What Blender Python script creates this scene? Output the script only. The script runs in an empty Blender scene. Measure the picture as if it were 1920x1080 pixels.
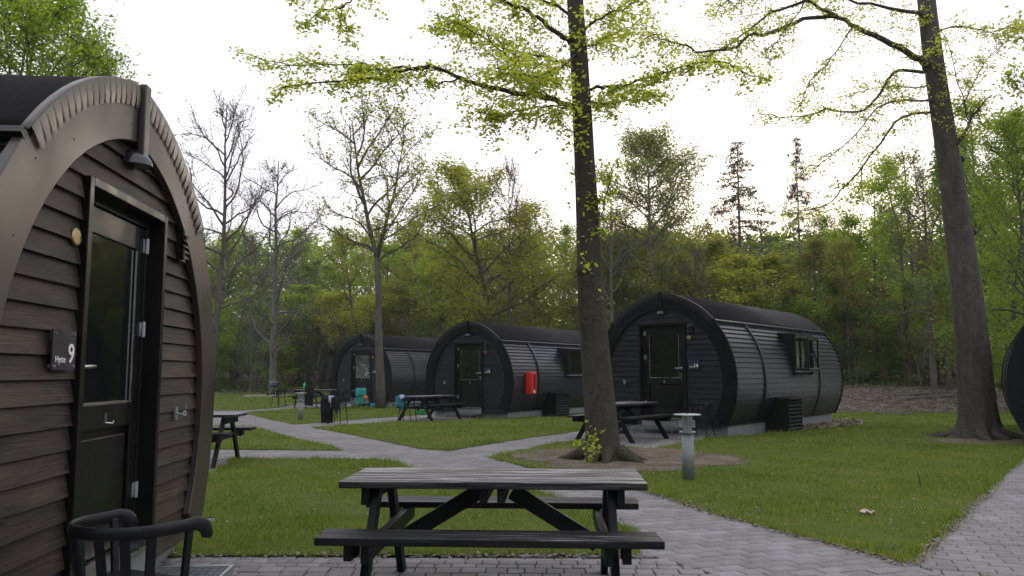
import bpy, bmesh, math, random
import numpy as np
from mathutils import Vector, Matrix, noise
R = math.radians
SC = bpy.context.scene
COL = SC.collection

# ------------------------------------------------------------------ camera, sky, sun, exposure
FPX, HC = 1536.0, 1.37
PITCH = math.atan(158 / FPX)
cam = bpy.data.objects.new('camera', bpy.data.cameras.new('camera'))
COL.objects.link(cam)
cam.data.sensor_width = 36
cam.data.lens = 36 * FPX / 1920
cam.data.clip_start = 0.05
cam.data.clip_end = 2000
cam.location = (0, 0, HC)
cam.rotation_euler = (math.pi / 2 + PITCH, 0, 0)
SC.camera = cam

SUN_EL, SUN_AZ = R(9), R(18)          # azimuth measured from +Y towards +X: behind the wood, right of centre
W = bpy.data.worlds.new('World')
SC.world = W
W.use_nodes = True
nt = W.node_tree
nt.nodes.clear()
sky = nt.nodes.new('ShaderNodeTexSky')
sky.sky_type = 'NISHITA'
sky.sun_disc = False
sky.sun_elevation = SUN_EL
sky.sun_rotation = SUN_AZ
sky.air_density = 1.0
sky.dust_density = 3.0
sky.ozone_density = 2.0
veil = nt.nodes.new('ShaderNodeMix')           # thin even cloud veil over the clear evening sky
veil.data_type = 'RGBA'
veil.inputs[0].default_value = 0.87
veil.inputs[7].default_value = (6.0, 5.9, 6.45, 1)
bg = nt.nodes.new('ShaderNodeBackground')
bg.inputs['Strength'].default_value = 0.15
wo = nt.nodes.new('ShaderNodeOutputWorld')
nt.links.new(sky.outputs[0], veil.inputs[6])
nt.links.new(veil.outputs[2], bg.inputs[0])
nt.links.new(bg.outputs[0], wo.inputs[0])

sl = bpy.data.lights.new('sun', 'SUN')
sl.energy = 0.5
sl.angle = R(14)
sl.color = (1.0, 0.86, 0.72)
sun = bpy.data.objects.new('sun', sl)
COL.objects.link(sun)
sd = Vector((math.sin(SUN_AZ) * math.cos(SUN_EL), math.cos(SUN_AZ) * math.cos(SUN_EL), math.sin(SUN_EL)))
sun.rotation_euler = sd.to_track_quat('Z', 'Y').to_euler()

SC.render.engine = 'CYCLES'
SC.cycles.use_denoising = True
SC.cycles.max_bounces = 8
SC.cycles.transparent_max_bounces = 8
SC.view_settings.view_transform = 'Standard'
SC.view_settings.look = 'None'
SC.view_settings.gamma = 1
SC.view_settings.use_curve_mapping = False
SC.view_settings.exposure = 0.62


# ------------------------------------------------------------------ measuring helpers
def ray(x, y):
    a = (x - 960) / FPX
    b = (540 - y) / FPX
    return a, math.cos(PITCH) - b * math.sin(PITCH), math.sin(PITCH) + b * math.cos(PITCH)


def at(x, y, Y):
    r = ray(x, y)
    t = Y / r[1]
    return Vector((r[0] * t, Y, HC + r[2] * t))


def ss(a, b, t):
    t = min(1.0, max(0.0, (t - a) / (b - a)))
    return t * t * (3 - 2 * t)


def hz(x, y):
    h = -0.1 * ss(18, 27, y)
    h += ss(9, 15, x) * (0.62 * ss(30, 37, y) + 1.2 * ss(37, 60, y))
    h += (1 - ss(9, 15, x)) * 1.5 * ss(56, 80, y)
    return h


def G(x, y, z=0.0):
    """ground point seen at a place of the photograph"""
    for _ in range(12):
        r = ray(x, y)
        t = (z - HC) / r[2]
        p = (r[0] * t, r[1] * t)
        z = hz(*p)
    return p


# ------------------------------------------------------------------ mesh helpers
class MB:
    def __init__(s):
        s.v = []
        s.f = []

    def add(s, vs, fs):
        n = len(s.v)
        s.v += [tuple(v) for v in vs]
        s.f += [tuple(i + n for i in f) for f in fs]
        return s

    def box(s, c, d, rot=None):
        vs = []
        for k in range(8):
            p = Vector(((k & 1) - .5, ((k >> 1) & 1) - .5, ((k >> 2) & 1) - .5))
            p = Vector((p.x * d[0], p.y * d[1], p.z * d[2]))
            if rot is not None:
                p = rot @ p
            vs.append(p + Vector(c))
        return s.add(vs, [(0, 2, 3, 1), (4, 5, 7, 6), (0, 1, 5, 4), (2, 6, 7, 3), (0, 4, 6, 2), (1, 3, 7, 5)])

    def beam(s, a, b, w, h, up=(0, 0, 1)):
        a = Vector(a); b = Vector(b)
        d = (b - a)
        L = d.length
        x = d.normalized()
        y = Vector(up).cross(x).normalized()
        z = x.cross(y)
        m = Matrix((x, y, z)).transposed()
        return s.box((a + b) / 2, (L, w, h), m)

    def prism(s, poly, f0, f1):
        """poly: 2d list, f0/f1 map (u,v) to 3d at both ends"""
        n = len(poly)
        vs = [f0(*p) for p in poly] + [f1(*p) for p in poly]
        fs = [tuple(range(n))[::-1], tuple(range(n, 2 * n))]
        fs += [(i, (i + 1) % n, n + (i + 1) % n, n + i) for i in range(n)]
        return s.add(vs, fs)

    def tube(s, pts, rad, n=8, cap=True, sq=None):
        pts = [Vector(p) for p in pts]
        k = len(pts)
        if not hasattr(rad, '__len__'):
            rad = [rad] * k
        ref = None
        vs = []
        for i in range(k):
            d = (pts[min(i + 1, k - 1)] - pts[max(i - 1, 0)])
            if d.length < 1e-9:
                d = Vector((0, 0, 1))
            d.normalize()
            if ref is None:
                ref = Vector((1, 0, 0)) if abs(d.x) < .8 else Vector((0, 1, 0))
            u = (ref - d * ref.dot(d)).normalized()
            w = d.cross(u)
            ref = u
            for j in range(n):
                a = 2 * math.pi * j / n
                vs.append(pts[i] + (u * math.cos(a) + w * math.sin(a)) * rad[i])
        fs = [(i * n + j, i * n + (j + 1) % n, (i + 1) * n + (j + 1) % n, (i + 1) * n + j)
              for i in range(k - 1) for j in range(n)]
        if cap:
            fs += [tuple(range(n))[::-1], tuple(range((k - 1) * n, k * n))]
        return s.add(vs, fs)

    def lathe(s, prof, n=24, c=(0, 0, 0)):
        vs = [(c[0] + r * math.cos(2 * math.pi * j / n), c[1] + r * math.sin(2 * math.pi * j / n), c[2] + z)
              for r, z in prof for j in range(n)]
        k = len(prof)
        fs = [(i * n + j, i * n + (j + 1) % n, (i + 1) * n + (j + 1) % n, (i + 1) * n + j)
              for i in range(k - 1) for j in range(n)]
        if prof[0][0] > 1e-4:
            fs.append(tuple(range(n))[::-1])
        if prof[-1][0] > 1e-4:
            fs.append(tuple(range((k - 1) * n, k * n)))
        return s.add(vs, fs)

    def mesh(s, name, smooth=False):
        me = bpy.data.meshes.new(name)
        me.from_pydata(s.v, [], s.f)
        if smooth:
            me.polygons.foreach_set('use_smooth', [True] * len(me.polygons))
        me.update()
        return me


def arr_mesh(name, v, f):
    """numpy verts (N,3), faces (M,k)"""
    v = np.asarray(v, dtype=np.float32)
    f = np.asarray(f, dtype=np.int32)
    me = bpy.data.meshes.new(name)
    me.vertices.add(len(v))
    me.vertices.foreach_set('co', v.ravel())
    m, k = f.shape
    me.loops.add(m * k)
    me.loops.foreach_set('vertex_index', f.ravel())
    me.polygons.add(m)
    me.polygons.foreach_set('loop_start', np.arange(m, dtype=np.int32) * k)
    me.polygons.foreach_set('loop_total', np.full(m, k, dtype=np.int32))
    me.update(calc_edges=True)
    return me


def obj(name, me, mat=None, parent=None, bevel=0, kind=None):
    if isinstance(me, MB):
        me = me.mesh(name)
    o = bpy.data.objects.new(name, me)
    COL.objects.link(o)
    if mat is not None and len(me.materials) == 0:
        me.materials.append(mat)
    if parent is not None:
        o.parent = parent
    if bevel:
        b = o.modifiers.new('bevel', 'BEVEL')
        b.width = bevel
        b.segments = 2
        b.limit_method = 'ANGLE'
    if kind:
        o['kind'] = kind
    return o


def tag(o, label, cat, group=None):
    o['label'] = label
    o['category'] = cat
    if group:
        o['group'] = group
    return o


def thing(name, label, cat, loc=(0, 0, 0), rz=0, group=None):
    o = bpy.data.objects.new(name, None)
    o.empty_display_size = .1
    COL.objects.link(o)
    o.location = loc
    o.rotation_euler = (0, 0, rz)
    return tag(o, label, cat, group)


def copy_tree(o, parent=None):
    c = o.copy()
    COL.objects.link(c)
    c.parent = parent
    for ch in list(o.children):
        copy_tree(ch, c)
    return c


# ------------------------------------------------------------------ materials
class NT:
    def __init__(s, name):
        s.m = bpy.data.materials.new(name)
        s.m.use_nodes = True
        s.t = s.m.node_tree
        s.t.nodes.clear()
        s.out = s.t.nodes.new('ShaderNodeOutputMaterial')

    def n(s, t, **kw):
        nd = s.t.nodes.new('ShaderNode' + t)
        for k, v in kw.items():
            if k[0] == 'i' and k[1:].isdigit():
                k = int(k[1:])
                if hasattr(v, 'is_output') or isinstance(v, bpy.types.NodeSocket):
                    s.t.links.new(v, nd.inputs[k])
                else:
                    nd.inputs[k].default_value = v
            elif k.startswith('in_'):
                key = k[3:].replace('_', ' ')
                if isinstance(v, bpy.types.NodeSocket):
                    s.t.links.new(v, nd.inputs[key])
                else:
                    nd.inputs[key].default_value = v
            else:
                setattr(nd, k, v)
        return nd

    def ramp(s, fac, stops):
        r = s.n('ValToRGB', i0=fac)
        e = r.color_ramp.elements
        while len(e) < len(stops):
            e.new(.5)
        for a, (p, c) in zip(e, stops):
            a.position = p
            a.color = c if len(c) == 4 else (*c, 1)
        return r.outputs[0]

    def mix(s, f, a, b, bt='MIX'):
        m = s.n('Mix', data_type='RGBA', blend_type=bt)
        for i, v in ((0, f), (6, a), (7, b)):
            if isinstance(v, bpy.types.NodeSocket):
                s.t.links.new(v, m.inputs[i])
            else:
                m.inputs[i].default_value = v if i == 0 else (*v, 1)
        return m.outputs[2]

    def math(s, op, a, b=0.0):
        return s.n('Math', operation=op, i0=a, i1=b).outputs[0]

    def noise(s, vec, scale, detail=4, rough=.55):
        return s.n('TexNoise', in_Vector=vec, in_Scale=scale, in_Detail=detail, in_Roughness=rough).outputs[0]

    def map(s, vec, sc):
        return s.n('Mapping', in_Vector=vec, in_Scale=sc).outputs[0]

    def bump(s, h, st, dist=.01):
        return s.n('Bump', in_Strength=st, in_Distance=dist, in_Height=h).outputs[0]

    def end(s, color, rough=.6, normal=None, spec=.5, metal=0.0, **kw):
        p = s.n('BsdfPrincipled')
        for k, v in (('Base Color', color), ('Roughness', rough), ('Specular IOR Level', spec), ('Metallic', metal), ('Normal', normal)):
            if v is None:
                continue
            if isinstance(v, bpy.types.NodeSocket):
                s.t.links.new(v, p.inputs[k])
            else:
                p.inputs[k].default_value = (*v, 1) if k == 'Base Color' else v
        for k, v in kw.items():
            p.inputs[k.replace('_', ' ')].default_value = v
        s.t.links.new(p.outputs[0], s.out.inputs[0])
        return s.m


def jittered_obj(M):
    """object coordinates shifted by a random amount per object"""
    tc = M.n('TexCoord').outputs['Object']
    rnd = M.n('ObjectInfo').outputs['Random']
    sh = M.n('CombineXYZ', i0=M.math('MULTIPLY', rnd, 37.0), i1=M.math('MULTIPLY', rnd, 91.0), i2=M.math('MULTIPLY', rnd, 53.0)).outputs[0]
    return M.n('VectorMath', operation='ADD', i0=tc, i1=sh).outputs[0], rnd


def wood(name, c1, c2, axis, rough=.55, worn=None, wornamt=.0, bump=.35, spec=.5):
    M = NT(name)
    v, rnd = jittered_obj(M)
    k = {'x': (1.5, 30, 30), 'y': (24, 1.0, 24), 'z': (20, 20, 1.2), 'n': (7, 7, 7)}[axis]
    g = M.noise(M.map(v, k), 3.0, 6, .6)
    kk = {'x': (1.6, 5, 5), 'y': (5, 1.6, 5), 'z': (5, 5, 1.6), 'n': (3, 3, 3)}[axis]
    blot = M.noise(M.map(v, kk), 1.7, 3)
    fac = M.math('ADD', M.math('MULTIPLY', g, .5), M.math('MULTIPLY', blot, .5))
    col = M.ramp(fac, [(.38, c1), (.62, c2)])
    br = M.n('MapRange', i0=rnd, i1=0.0, i2=1.0, i3=.7, i4=1.3).outputs[0]
    col = M.mix(1.0, col, M.n('CombineColor', i0=br, i1=br, i2=br).outputs[0], 'MULTIPLY')
    # knots
    vo = M.n('TexVoronoi', in_Vector=M.map(v, {'x': (1.6, 3, 5), 'y': (3, 1.6, 5), 'z': (3, 3, 1.6), 'n': (3, 3, 3)}[axis]), in_Scale=1.6)
    kn = M.ramp(vo.outputs[0], [(.05, (1, 1, 1)), (.12, (0, 0, 0))])
    col = M.mix(M.math('MULTIPLY', kn, .85), col, tuple(x * .25 for x in c1))
    if worn:
        wn = M.noise(M.map(v, {'x': (.7, 22, 22), 'y': (22, .7, 22), 'z': (22, 22, .7), 'n': (6, 6, 6)}[axis]), 2.2, 8, .7)
        wf = M.ramp(M.math('MULTIPLY', wn, 1.0), [(.53 - wornamt * .12, (0, 0, 0)), (.60 - wornamt * .12, (1, 1, 1))])
        nz = M.n('SeparateXYZ', i0=M.n('NewGeometry').outputs['Normal']).outputs[2]
        wf = M.math('MULTIPLY', wf, M.ramp(nz, [(.5, (0.12, .12, .12)), (.9, (1, 1, 1))]))
        col = M.mix(wf, col, worn)
    rg = M.n('MapRange', i0=g, i1=.3, i2=.7, i3=rough - .1, i4=rough + .12).outputs[0]
    return M.end(col, rg, M.bump(g, bump, .004), spec)


def plain(name, c, rough=.5, metal=0.0, spec=.5, var=.15, scale=6, bump=.1, **kw):
    M = NT(name)
    v, rnd = jittered_obj(M)
    n1 = M.noise(v, scale, 5)
    col = M.ramp(n1, [(.3, tuple(x * (1 - var) for x in c)), (.7, tuple(min(1, x * (1 + var)) for x in c))])
    n2 = M.noise(v, scale * 12, 3)
    rg = M.n('MapRange', i0=n1, i1=.3, i2=.7, i3=max(.02, rough - .08), i4=min(1, rough + .1)).outputs[0]
    return M.end(col, rg, M.bump(n2, bump, .002) if bump else None, spec, metal, **kw)


def leafmat(name, c1, c2, trans=.45, warm=None):
    M = NT(name)
    isl = M.n('NewGeometry').outputs['Random Per Island']
    rnd = M.n('ObjectInfo').outputs['Random']
    pos = M.n('TexCoord').outputs['Object']
    cl = M.noise(pos, .7, 3)
    f = M.math('ADD', M.math('MULTIPLY', isl, .5), M.math('MULTIPLY', cl, .5))
    col = M.ramp(f, [(.2, c1), (.75, c2)])
    br = M.n('MapRange', i0=rnd, i1=0.0, i2=1.0, i3=.78, i4=1.15).outputs[0]
    col = M.mix(1.0, col, M.n('CombineColor', i0=br, i1=br, i2=M.math('MULTIPLY', br, .95)).outputs[0], 'MULTIPLY')
    d = M.n('BsdfPrincipled', in_Base_Color=col, in_Roughness=.55)
    tcol = M.mix(1.0, col, (1.9, 1.8, .95), 'MULTIPLY')
    t = M.n('BsdfTranslucent', in_Color=tcol)
    m = M.n('MixShader', i0=trans, i1=d.outputs[0], i2=t.outputs[0])
    M.t.links.new(m.outputs[0], M.out.inputs[0])
    return M.m


def bark(name, c1, c2, spots=0.0, moss=0.0, ridge=False):
    M = NT(name)
    v, rnd = jittered_obj(M)
    a = M.noise(M.map(v, (4, 4, 1.3)), 2.2, 6, .65)
    if ridge:
        a = M.noise(M.map(v, (16, 16, 2.2)), 1.6, 6, .7)
    col = M.ramp(a, [(.3, c1), (.7, c2)])
    if spots:
        vo = M.n('TexVoronoi', in_Vector=v, in_Scale=9.0)
        sp = M.ramp(vo.outputs[0], [(.05, (1, 1, 1)), (.1, (0, 0, 0))])
        col = M.mix(M.math('MULTIPLY', sp, spots), col, (.42, .41, .38))
    # a damp dark streak texture
    st = M.noise(M.map(v, (3, 3, .35)), 1.7, 4)
    col = M.mix(M.ramp(st, [(.5, (0, 0, 0)), (.68, (.75, .75, .75))]), col, tuple(x * .45 for x in c1))
    if moss:
        z = M.n('SeparateXYZ', i0=M.n('TexCoord').outputs['Object']).outputs[2]
        zf = M.ramp(M.math('MULTIPLY', z, 1.0), [(.12, (1, 1, 1)), (.75, (0, 0, 0))])
        mn = M.ramp(M.noise(v, 5.5, 4), [(.52, (0, 0, 0)), (.6, (1, 1, 1))])
        col = M.mix(M.math('MULTIPLY', M.math('MULTIPLY', zf, mn), moss), col, (.06, .075, .012))
    b = M.noise(M.map(v, (10, 10, 5)), 3.5, 8, .75)
    lich = M.ramp(M.noise(M.map(v, (1, 1, .7)), 6.5, 6, .7), [(.56, (0, 0, 0)), (.64, (.55, .55, .55))])
    col = M.mix(lich, col, tuple(x * 1.5 + .01 for x in c2))
    col = M.mix(.45, col, M.ramp(b, [(.35, tuple(x * .35 for x in c1)), (.65, tuple(x * 1.35 for x in c2))]))
    return M.end(col, .85, M.bump(b if not ridge else a, 1.0, .03), .25)


def groundmat(name, stops, scale, fine, rough=.95, bump=.6):
    M = NT(name)
    v = M.n('TexCoord').outputs['Object']
    a = M.noise(v, scale, 4)
    b = M.noise(v, fine, 5, .7)
    f = M.math('ADD', M.math('MULTIPLY', a, .55), M.math('MULTIPLY', b, .45))
    return M.end(M.ramp(f, stops), rough, M.bump(b, bump, .02), .2)


BLK = (.010, .0098, .0102)
M_front_x = wood('weathered_lit_cladding', (.007, .0052, .0042), (.058, .041, .031), 'x', .55, bump=1.0, spec=.28)  # near boards: brown of wear, with warm sky light put into the colour
M_front_far = wood('shaded_stained_cladding', (.004, .005, .0075), (.013, .0155, .024), 'x', .5, bump=.5, spec=.2)  # same stain on the far cabins, shade and cool sky painted in
M_fascia_far = wood('shaded_stained_fascia', (.003, .0032, .004), (.006, .0065, .008), 'n', .5, bump=.06, spec=.15)  # shaded copy of the near fascia, darkness put into its colour
M_side_y = wood('stained_side_wood', (.0045, .005, .0078), (.014, .015, .027), 'y', .36, bump=.35, spec=.5)
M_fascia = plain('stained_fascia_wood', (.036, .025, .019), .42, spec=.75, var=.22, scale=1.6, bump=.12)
M_trim = plain('painted_trim', (.005, .005, .005), .36, var=.2, spec=.3)
M_felt = plain('roofing_felt', (.006, .006, .007), .8, spec=.2, var=.3, scale=30, bump=.8)
M_shell = plain('dark_sheathing', (.006, .006, .006), .9)
M_plinth = plain('grey_plinth_board', (.21, .22, .235), .75, var=.12, scale=3)
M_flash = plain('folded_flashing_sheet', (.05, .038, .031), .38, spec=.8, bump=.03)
M_flash_far = plain('shaded_flashing_sheet', (.01, .01, .012), .45, spec=.5, bump=.03)  # the same flashing, darkened in colour for the shaded cabins
M_steel = plain('brushed_steel', (.55, .55, .56), .3, metal=1.0, bump=.05)
M_galv = plain('galvanised_steel', (.34, .37, .39), .45, metal=.7, var=.2, scale=12)
M_galvbar = plain('galvanised_post', (.20, .225, .22), .5, metal=.25, var=.12, scale=5)
M_lamp = plain('enamelled_lamp', (.022, .022, .032), .22, spec=.7)
M_glass = plain('dark_glass', (.006, .007, .007), .02, var=.05, bump=0, spec=1.0, IOR=1.75)
M_curtain = plain('grey_curtain', (.09, .1, .09), .9)
M_plate = plain('sign_plate', (.028, .025, .032), .4)
M_plate2 = plain('blue_sign_plate', (.012, .02, .05), .4)
M_white = plain('white_print', (.78, .78, .78), .6, bump=0, var=.03)
M_brass = plain('brass_disc', (.34, .27, .13), .38, metal=1.0)
M_red = plain('red_plastic', (.62, .02, .018), .35, var=.08)
M_blackplastic = plain('black_plastic', (.005, .0055, .007), .4, spec=.3, bump=.25)
M_table_x = wood('weathered_table_wood', (.008, .008, .009), (.03, .03, .032), 'x', .42, worn=(.42, .40, .385), wornamt=.35, bump=1.0, spec=.3)
M_bench = wood('bench_plank_wood', (.004, .0045, .006), (.014, .014, .017), 'x', .45, worn=(.24, .24, .25), wornamt=-.35, bump=.9, spec=.25)
M_table_y = wood('stained_frame_wood', (.0035, .004, .0055), (.010, .011, .014), 'y', .5, bump=.5, spec=.18)
M_table_z = wood('stained_leg_wood', (.0035, .004, .0055), (.010, .011, .014), 'z', .5, bump=.5, spec=.18)
M_frost = plain('frosted_lamp_glass', (.45, .47, .45), .25, var=.05)
M_teal = plain('teal_cloth', (.03, .30, .27), .95, var=.25, scale=9)
M_teal2 = plain('blue_green_cloth', (.03, .22, .27), .95, var=.35, scale=9)
M_blackcloth = plain('black_cloth', (.008, .008, .009), .95, var=.3)
M_palecloth = plain('pale_blue_cloth', (.42, .5, .66), .95, var=.15)
M_orange = plain('orange_cloth', (.8, .16, .04), .8)
M_bottle = plain('green_plastic', (.02, .42, .2), .2, spec=.7)
M_bluebox = plain('light_blue_plastic', (.05, .35, .75), .4)
M_greenbox = plain('green_carton', (.02, .3, .11), .6)
M_kettle = plain('enamelled_grill', (.015, .015, .03), .2, spec=.8)
M_rubber = plain('black_rubber', (.01, .01, .01), .8)
M_concrete = plain('concrete', (.3, .3, .3), .85, var=.2, bump=.5)
M_manhole = plain('cast_iron_cover', (.08, .085, .09), .6, metal=.3)
M_deadleaf = leafmat('dry_leaf', (.08, .045, .025), (.33, .28, .23), .15)

# paving
M = NT('concrete_paver')
v, rnd = jittered_obj(M)
isl = M.n('NewGeometry').outputs['Random Per Island']
wc = M.n('NewGeometry').outputs['Position']
f = M.math('FRACT', M.math('ADD', isl, M.math('MULTIPLY', rnd, 7.3)))
col = M.ramp(f, [(0, (.145, .137, .137)), (.5, (.20, .19, .19)), (1, (.27, .258, .26))])
dirt = M.noise(wc, 1.3, 5)
col = M.mix(M.ramp(dirt, [(.42, (0, 0, 0)), (.68, (.7, .7, .7))]), col, (.085, .08, .066))
pale = M.noise(wc, 5.5, 6, .7)
col = M.mix(M.ramp(pale, [(.56, (0, 0, 0)), (.66, (.5, .5, .5))]), col, (.3, .295, .29))
spots = M.n('TexVoronoi', in_Vector=wc, in_Scale=7.0)
col = M.mix(M.ramp(spots.outputs[0], [(.04, (.8, .8, .8)), (.1, (0, 0, 0))]), col, (.05, .045, .035))
gr = M.noise(wc, 160, 2)
col = M.mix(.35, col, M.ramp(gr, [(.35, (.08, .08, .08)), (.65, (.4, .4, .41))]))
M_paver = M.end(col, .82, M.bump(gr, .35, .003), .35)
M_sand = groundmat('joint_sand', [(.35, (.025, .022, .016)), (.65, (.07, .065, .045))], 2.0, 60)
M_lawn = groundmat('lawn_soil_and_moss', [(.33, (.05, .07, .012)), (.5, (.08, .11, .018)), (.66, (.10, .10, .03))], 1.2, 40)
M_dirt = groundmat('trampled_earth', [(.35, (.085, .062, .038)), (.5, (.15, .12, .09)), (.62, (.22, .19, .155))], 2.5, 70, bump=.9)
M_floor = groundmat('forest_floor', [(.35, (.03, .024, .014)), (.5, (.09, .068, .045)), (.65, (.17, .14, .11))], .5, 14, bump=1)
M_mulch = groundmat('leaf_mulch', [(.35, (.03, .022, .015)), (.5, (.10, .08, .065)), (.62, (.24, .21, .19))], 3.0, 55, bump=1)


def grassmat():
    M = NT('grass_blades')
    isl = M.n('NewGeometry').outputs['Random Per Island']
    wc = M.n('NewGeometry').outputs['Position']
    cl = M.noise(wc, .55, 4, .6)
    c2 = M.noise(wc, 3.0, 3)
    f = M.math('ADD', M.math('MULTIPLY', isl, .35), M.math('ADD', M.math('MULTIPLY', cl, .4), M.math('MULTIPLY', c2, .25)))
    col = M.ramp(f, [(.34, (.055, .12, .009)), (.47, (.135, .22, .018)), (.58, (.215, .26, .03)), (.7, (.34, .31, .09))])
    d = M.n('BsdfPrincipled', in_Base_Color=col, in_Roughness=.7)
    d.inputs['Specular IOR Level'].default_value = .25
    t = M.n('BsdfTranslucent', in_Color=M.mix(1.0, col, (1.3, 1.4, .7), 'MULTIPLY'))
    m = M.n('MixShader', i0=.35, i1=d.outputs[0], i2=t.outputs[0])
    M.t.links.new(m.outputs[0], M.out.inputs[0])
    return M.m


M_grass = grassmat()
L_near = leafmat('young_beech_leaf', (.24, .31, .035), (.42, .48, .10), .7)
L_near2 = leafmat('small_beech_leaf', (.23, .28, .04), (.40, .44, .11), .68)
L_fresh = leafmat('fresh_green_leaf', (.13, .20, .024), (.28, .37, .055), .55)
L_yellow = leafmat('yellow_green_leaf', (.15, .18, .022), (.29, .32, .05), .54)
L_pale = leafmat('pale_green_leaf', (.12, .15, .055), (.25, .28, .11), .5)
L_lush = leafmat('bright_green_leaf', (.11, .18, .02), (.24, .33, .05), .55)
L_olive = leafmat('olive_brown_leaf', (.12, .125, .03), (.24, .24, .06), .5)
L_dark = leafmat('dark_green_leaf', (.065, .12, .025), (.18, .26, .06), .5)
L_needle = leafmat('spruce_needles', (.04, .04, .03), (.10, .09, .07), .3)
L_bare = leafmat('brown_bud', (.06, .05, .03), (.14, .13, .06), .3)
B_near1 = bark('beech_bark', (.035, .03, .023), (.085, .075, .058), .8, .9)
B_near2 = bark('grey_beech_bark', (.04, .034, .028), (.115, .105, .09), .6, 1.0)
B_far = bark('rough_bark', (.055, .048, .04), (.14, .125, .105), ridge=True)
B_pale = bark('pale_bark', (.10, .10, .095), (.2, .195, .18), ridge=True)
B_twig = plain('twig_bark', (.05, .042, .034), .9)
B_grey = plain('grey_twig', (.12, .115, .105), .9, var=.3)

# ------------------------------------------------------------------ the ground
xs = np.concatenate([np.linspace(-260, -50, 18), np.linspace(-48, 48, 97), np.linspace(50, 260, 18)])
ys = np.concatenate([np.linspace(-120, -8, 12), np.linspace(-6, 90, 97), np.linspace(95, 400, 18)])
vv = [(x, y, hz(x, y) - .045 + (0.08 * noise.noise((x * .35, y * .35, 3)) if y > 38 else 0)) for y in ys for x in xs]
nx = len(xs)
ff = [(j * nx + i, j * nx + i + 1, (j + 1) * nx + i + 1, (j + 1) * nx + i) for j in range(len(ys) - 1) for i in range(nx - 1)]
obj('ground', arr_mesh('ground', vv, ff), M_floor, kind='structure')


def sheet(name, poly, dz, mat, kind='structure', wob=0.0):
    """flat sheet with an outline in metres that follows the ground"""
    if wob:
        out = []
        for i, p in enumerate(poly):
            q = poly[(i + 1) % len(poly)]
            L = math.dist(p, q)
            n = max(1, int(L / .22))
            for k in range(n):
                t = k / n
                x, y = p[0] + (q[0] - p[0]) * t, p[1] + (q[1] - p[1]) * t
                out.append((x + wob * noise.noise((x * 3, y * 3, 1)), y + wob * noise.noise((x * 3, y * 3, 7))))
        poly = out
    bm = bmesh.new()
    vs = [bm.verts.new((x, y, 0)) for x, y in poly]
    bm.faces.new(vs)
    y0 = min(p[1] for p in poly)
    y1 = max(p[1] for p in poly)
    cuts = [y for y in (18, 19.5, 21, 22.5, 24, 25.5, 27, 30, 31.5, 33, 35, 37, 56, 60, 66, 72) if y0 < y < y1]
    for y in cuts:
        bmesh.ops.bisect_plane(bm, geom=bm.verts[:] + bm.edges[:] + bm.faces[:], plane_co=(0, y, 0), plane_no=(0, 1, 0))
    if max(p[0] for p in poly) > 9 and y1 > 30:
        for x in (9, 10.5, 12, 13.5, 15):
            bmesh.ops.bisect_plane(bm, geom=bm.verts[:] + bm.edges[:] + bm.faces[:], plane_co=(x, 0, 0), plane_no=(1, 0, 0))
    bmesh.ops.triangulate(bm, faces=bm.faces[:])
    for v in bm.verts:
        v.co.z = hz(v.co.x, v.co.y) + dz
    me = bpy.data.meshes.new(name)
    bm.to_mesh(me)
    bm.free()
    for p in me.polygons:
        if p.normal.z < 0:
            p.flip()
    return obj(name, me, mat, kind=kind)


def inside(px, py, poly):
    """vectorised point in polygon"""
    px = np.asarray(px)
    py = np.asarray(py)
    r = np.zeros(px.shape, bool)
    n = len(poly)
    for i in range(n):
        x1, y1 = poly[i]
        x2, y2 = poly[(i + 1) % n]
        if y1 == y2:
            continue
        c = ((y1 > py) != (y2 > py)) & (px < (x2 - x1) * (py - y1) / (y2 - y1) + x1)
        r ^= c
    return r


lawnA = [(-2.62, 6.27), (-.6, 6.33), (.98, 6.36), (1.02, 7.2), (.9, 8.2), (.45, 9.3), (-.3, 10.5), G(762, 877), (-1.75, 12.7), G(700, 862), G(440, 861), G(404, 884), (-6.2, 11.4), (-6.2, 8.2), (-2.75, 7.9)]
lawnB = [G(380, 843), G(520, 844), G(640, 845), (-3.3, 15.4), G(560, 825), G(475, 801), G(380, 800)]
lawnC = [G(552, 796), G(455, 773.5), G(546, 767), G(608, 764.5), G(660, 762), G(720, 760), G(800, 763), G(840, 771), G(795, 777), G(770, 780), G(690, 785)]
lawnD = [G(585, 802), G(660, 796), G(741, 791), G(810, 790), G(870, 787.5), G(925, 782), (2.0, 27.4), (3.2, 25.4), G(1085, 808), G(1060, 813), G(1000, 820), G(905, 835), G(840, 846), G(790, 842), G(690, 822)]
lawnE = [G(380, 770), G(455, 770), G(520, 765), G(560, 758), G(620, 752), (-9.5, 40), (-7, 50), (-4, 58), (-60, 60), (-60, 34)]
lawnF = [(2.84, 6.05), (2.42, 7.05), (1.98, 8.1), (1.72, 9.1), (1.4, 10.1), (.85, 11.2), G(990, 877), G(915, 858), G(960, 849), G(1040, 831), (1.5, 17.0), (1.6, 16.1), (2.5, 14.9), (4.3, 17.6), (5.4, 18.2), (10.2, 24.8), (6.0, 31.0), (9.5, 31.2), (20, 30.2), (34, 29), (34, 26), G(1920, 858), (5.4, 9.55)]
lawnG = [(4.0, 25.9), (2.2, 29), (-1, 33.0), (-2.5, 40), (-7, 51), (-4, 57.5), (4, 54), (12, 40), (10, 31.4), (6, 31.2), (9.0, 27.6)]
lawnH = [(7.2, 4.9), (34, 6), (34, 25.8), (16.5, 23), (11.0, 14.6)]
LAWNS = [('A', lawnA), ('B', lawnB), ('C', lawnC), ('D', lawnD), ('E', lawnE), ('F', lawnF), ('G', lawnG), ('H', lawnH)]
for k, p in LAWNS:
    sheet('lawn', p, .010, M_lawn, wob=.05)

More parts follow.
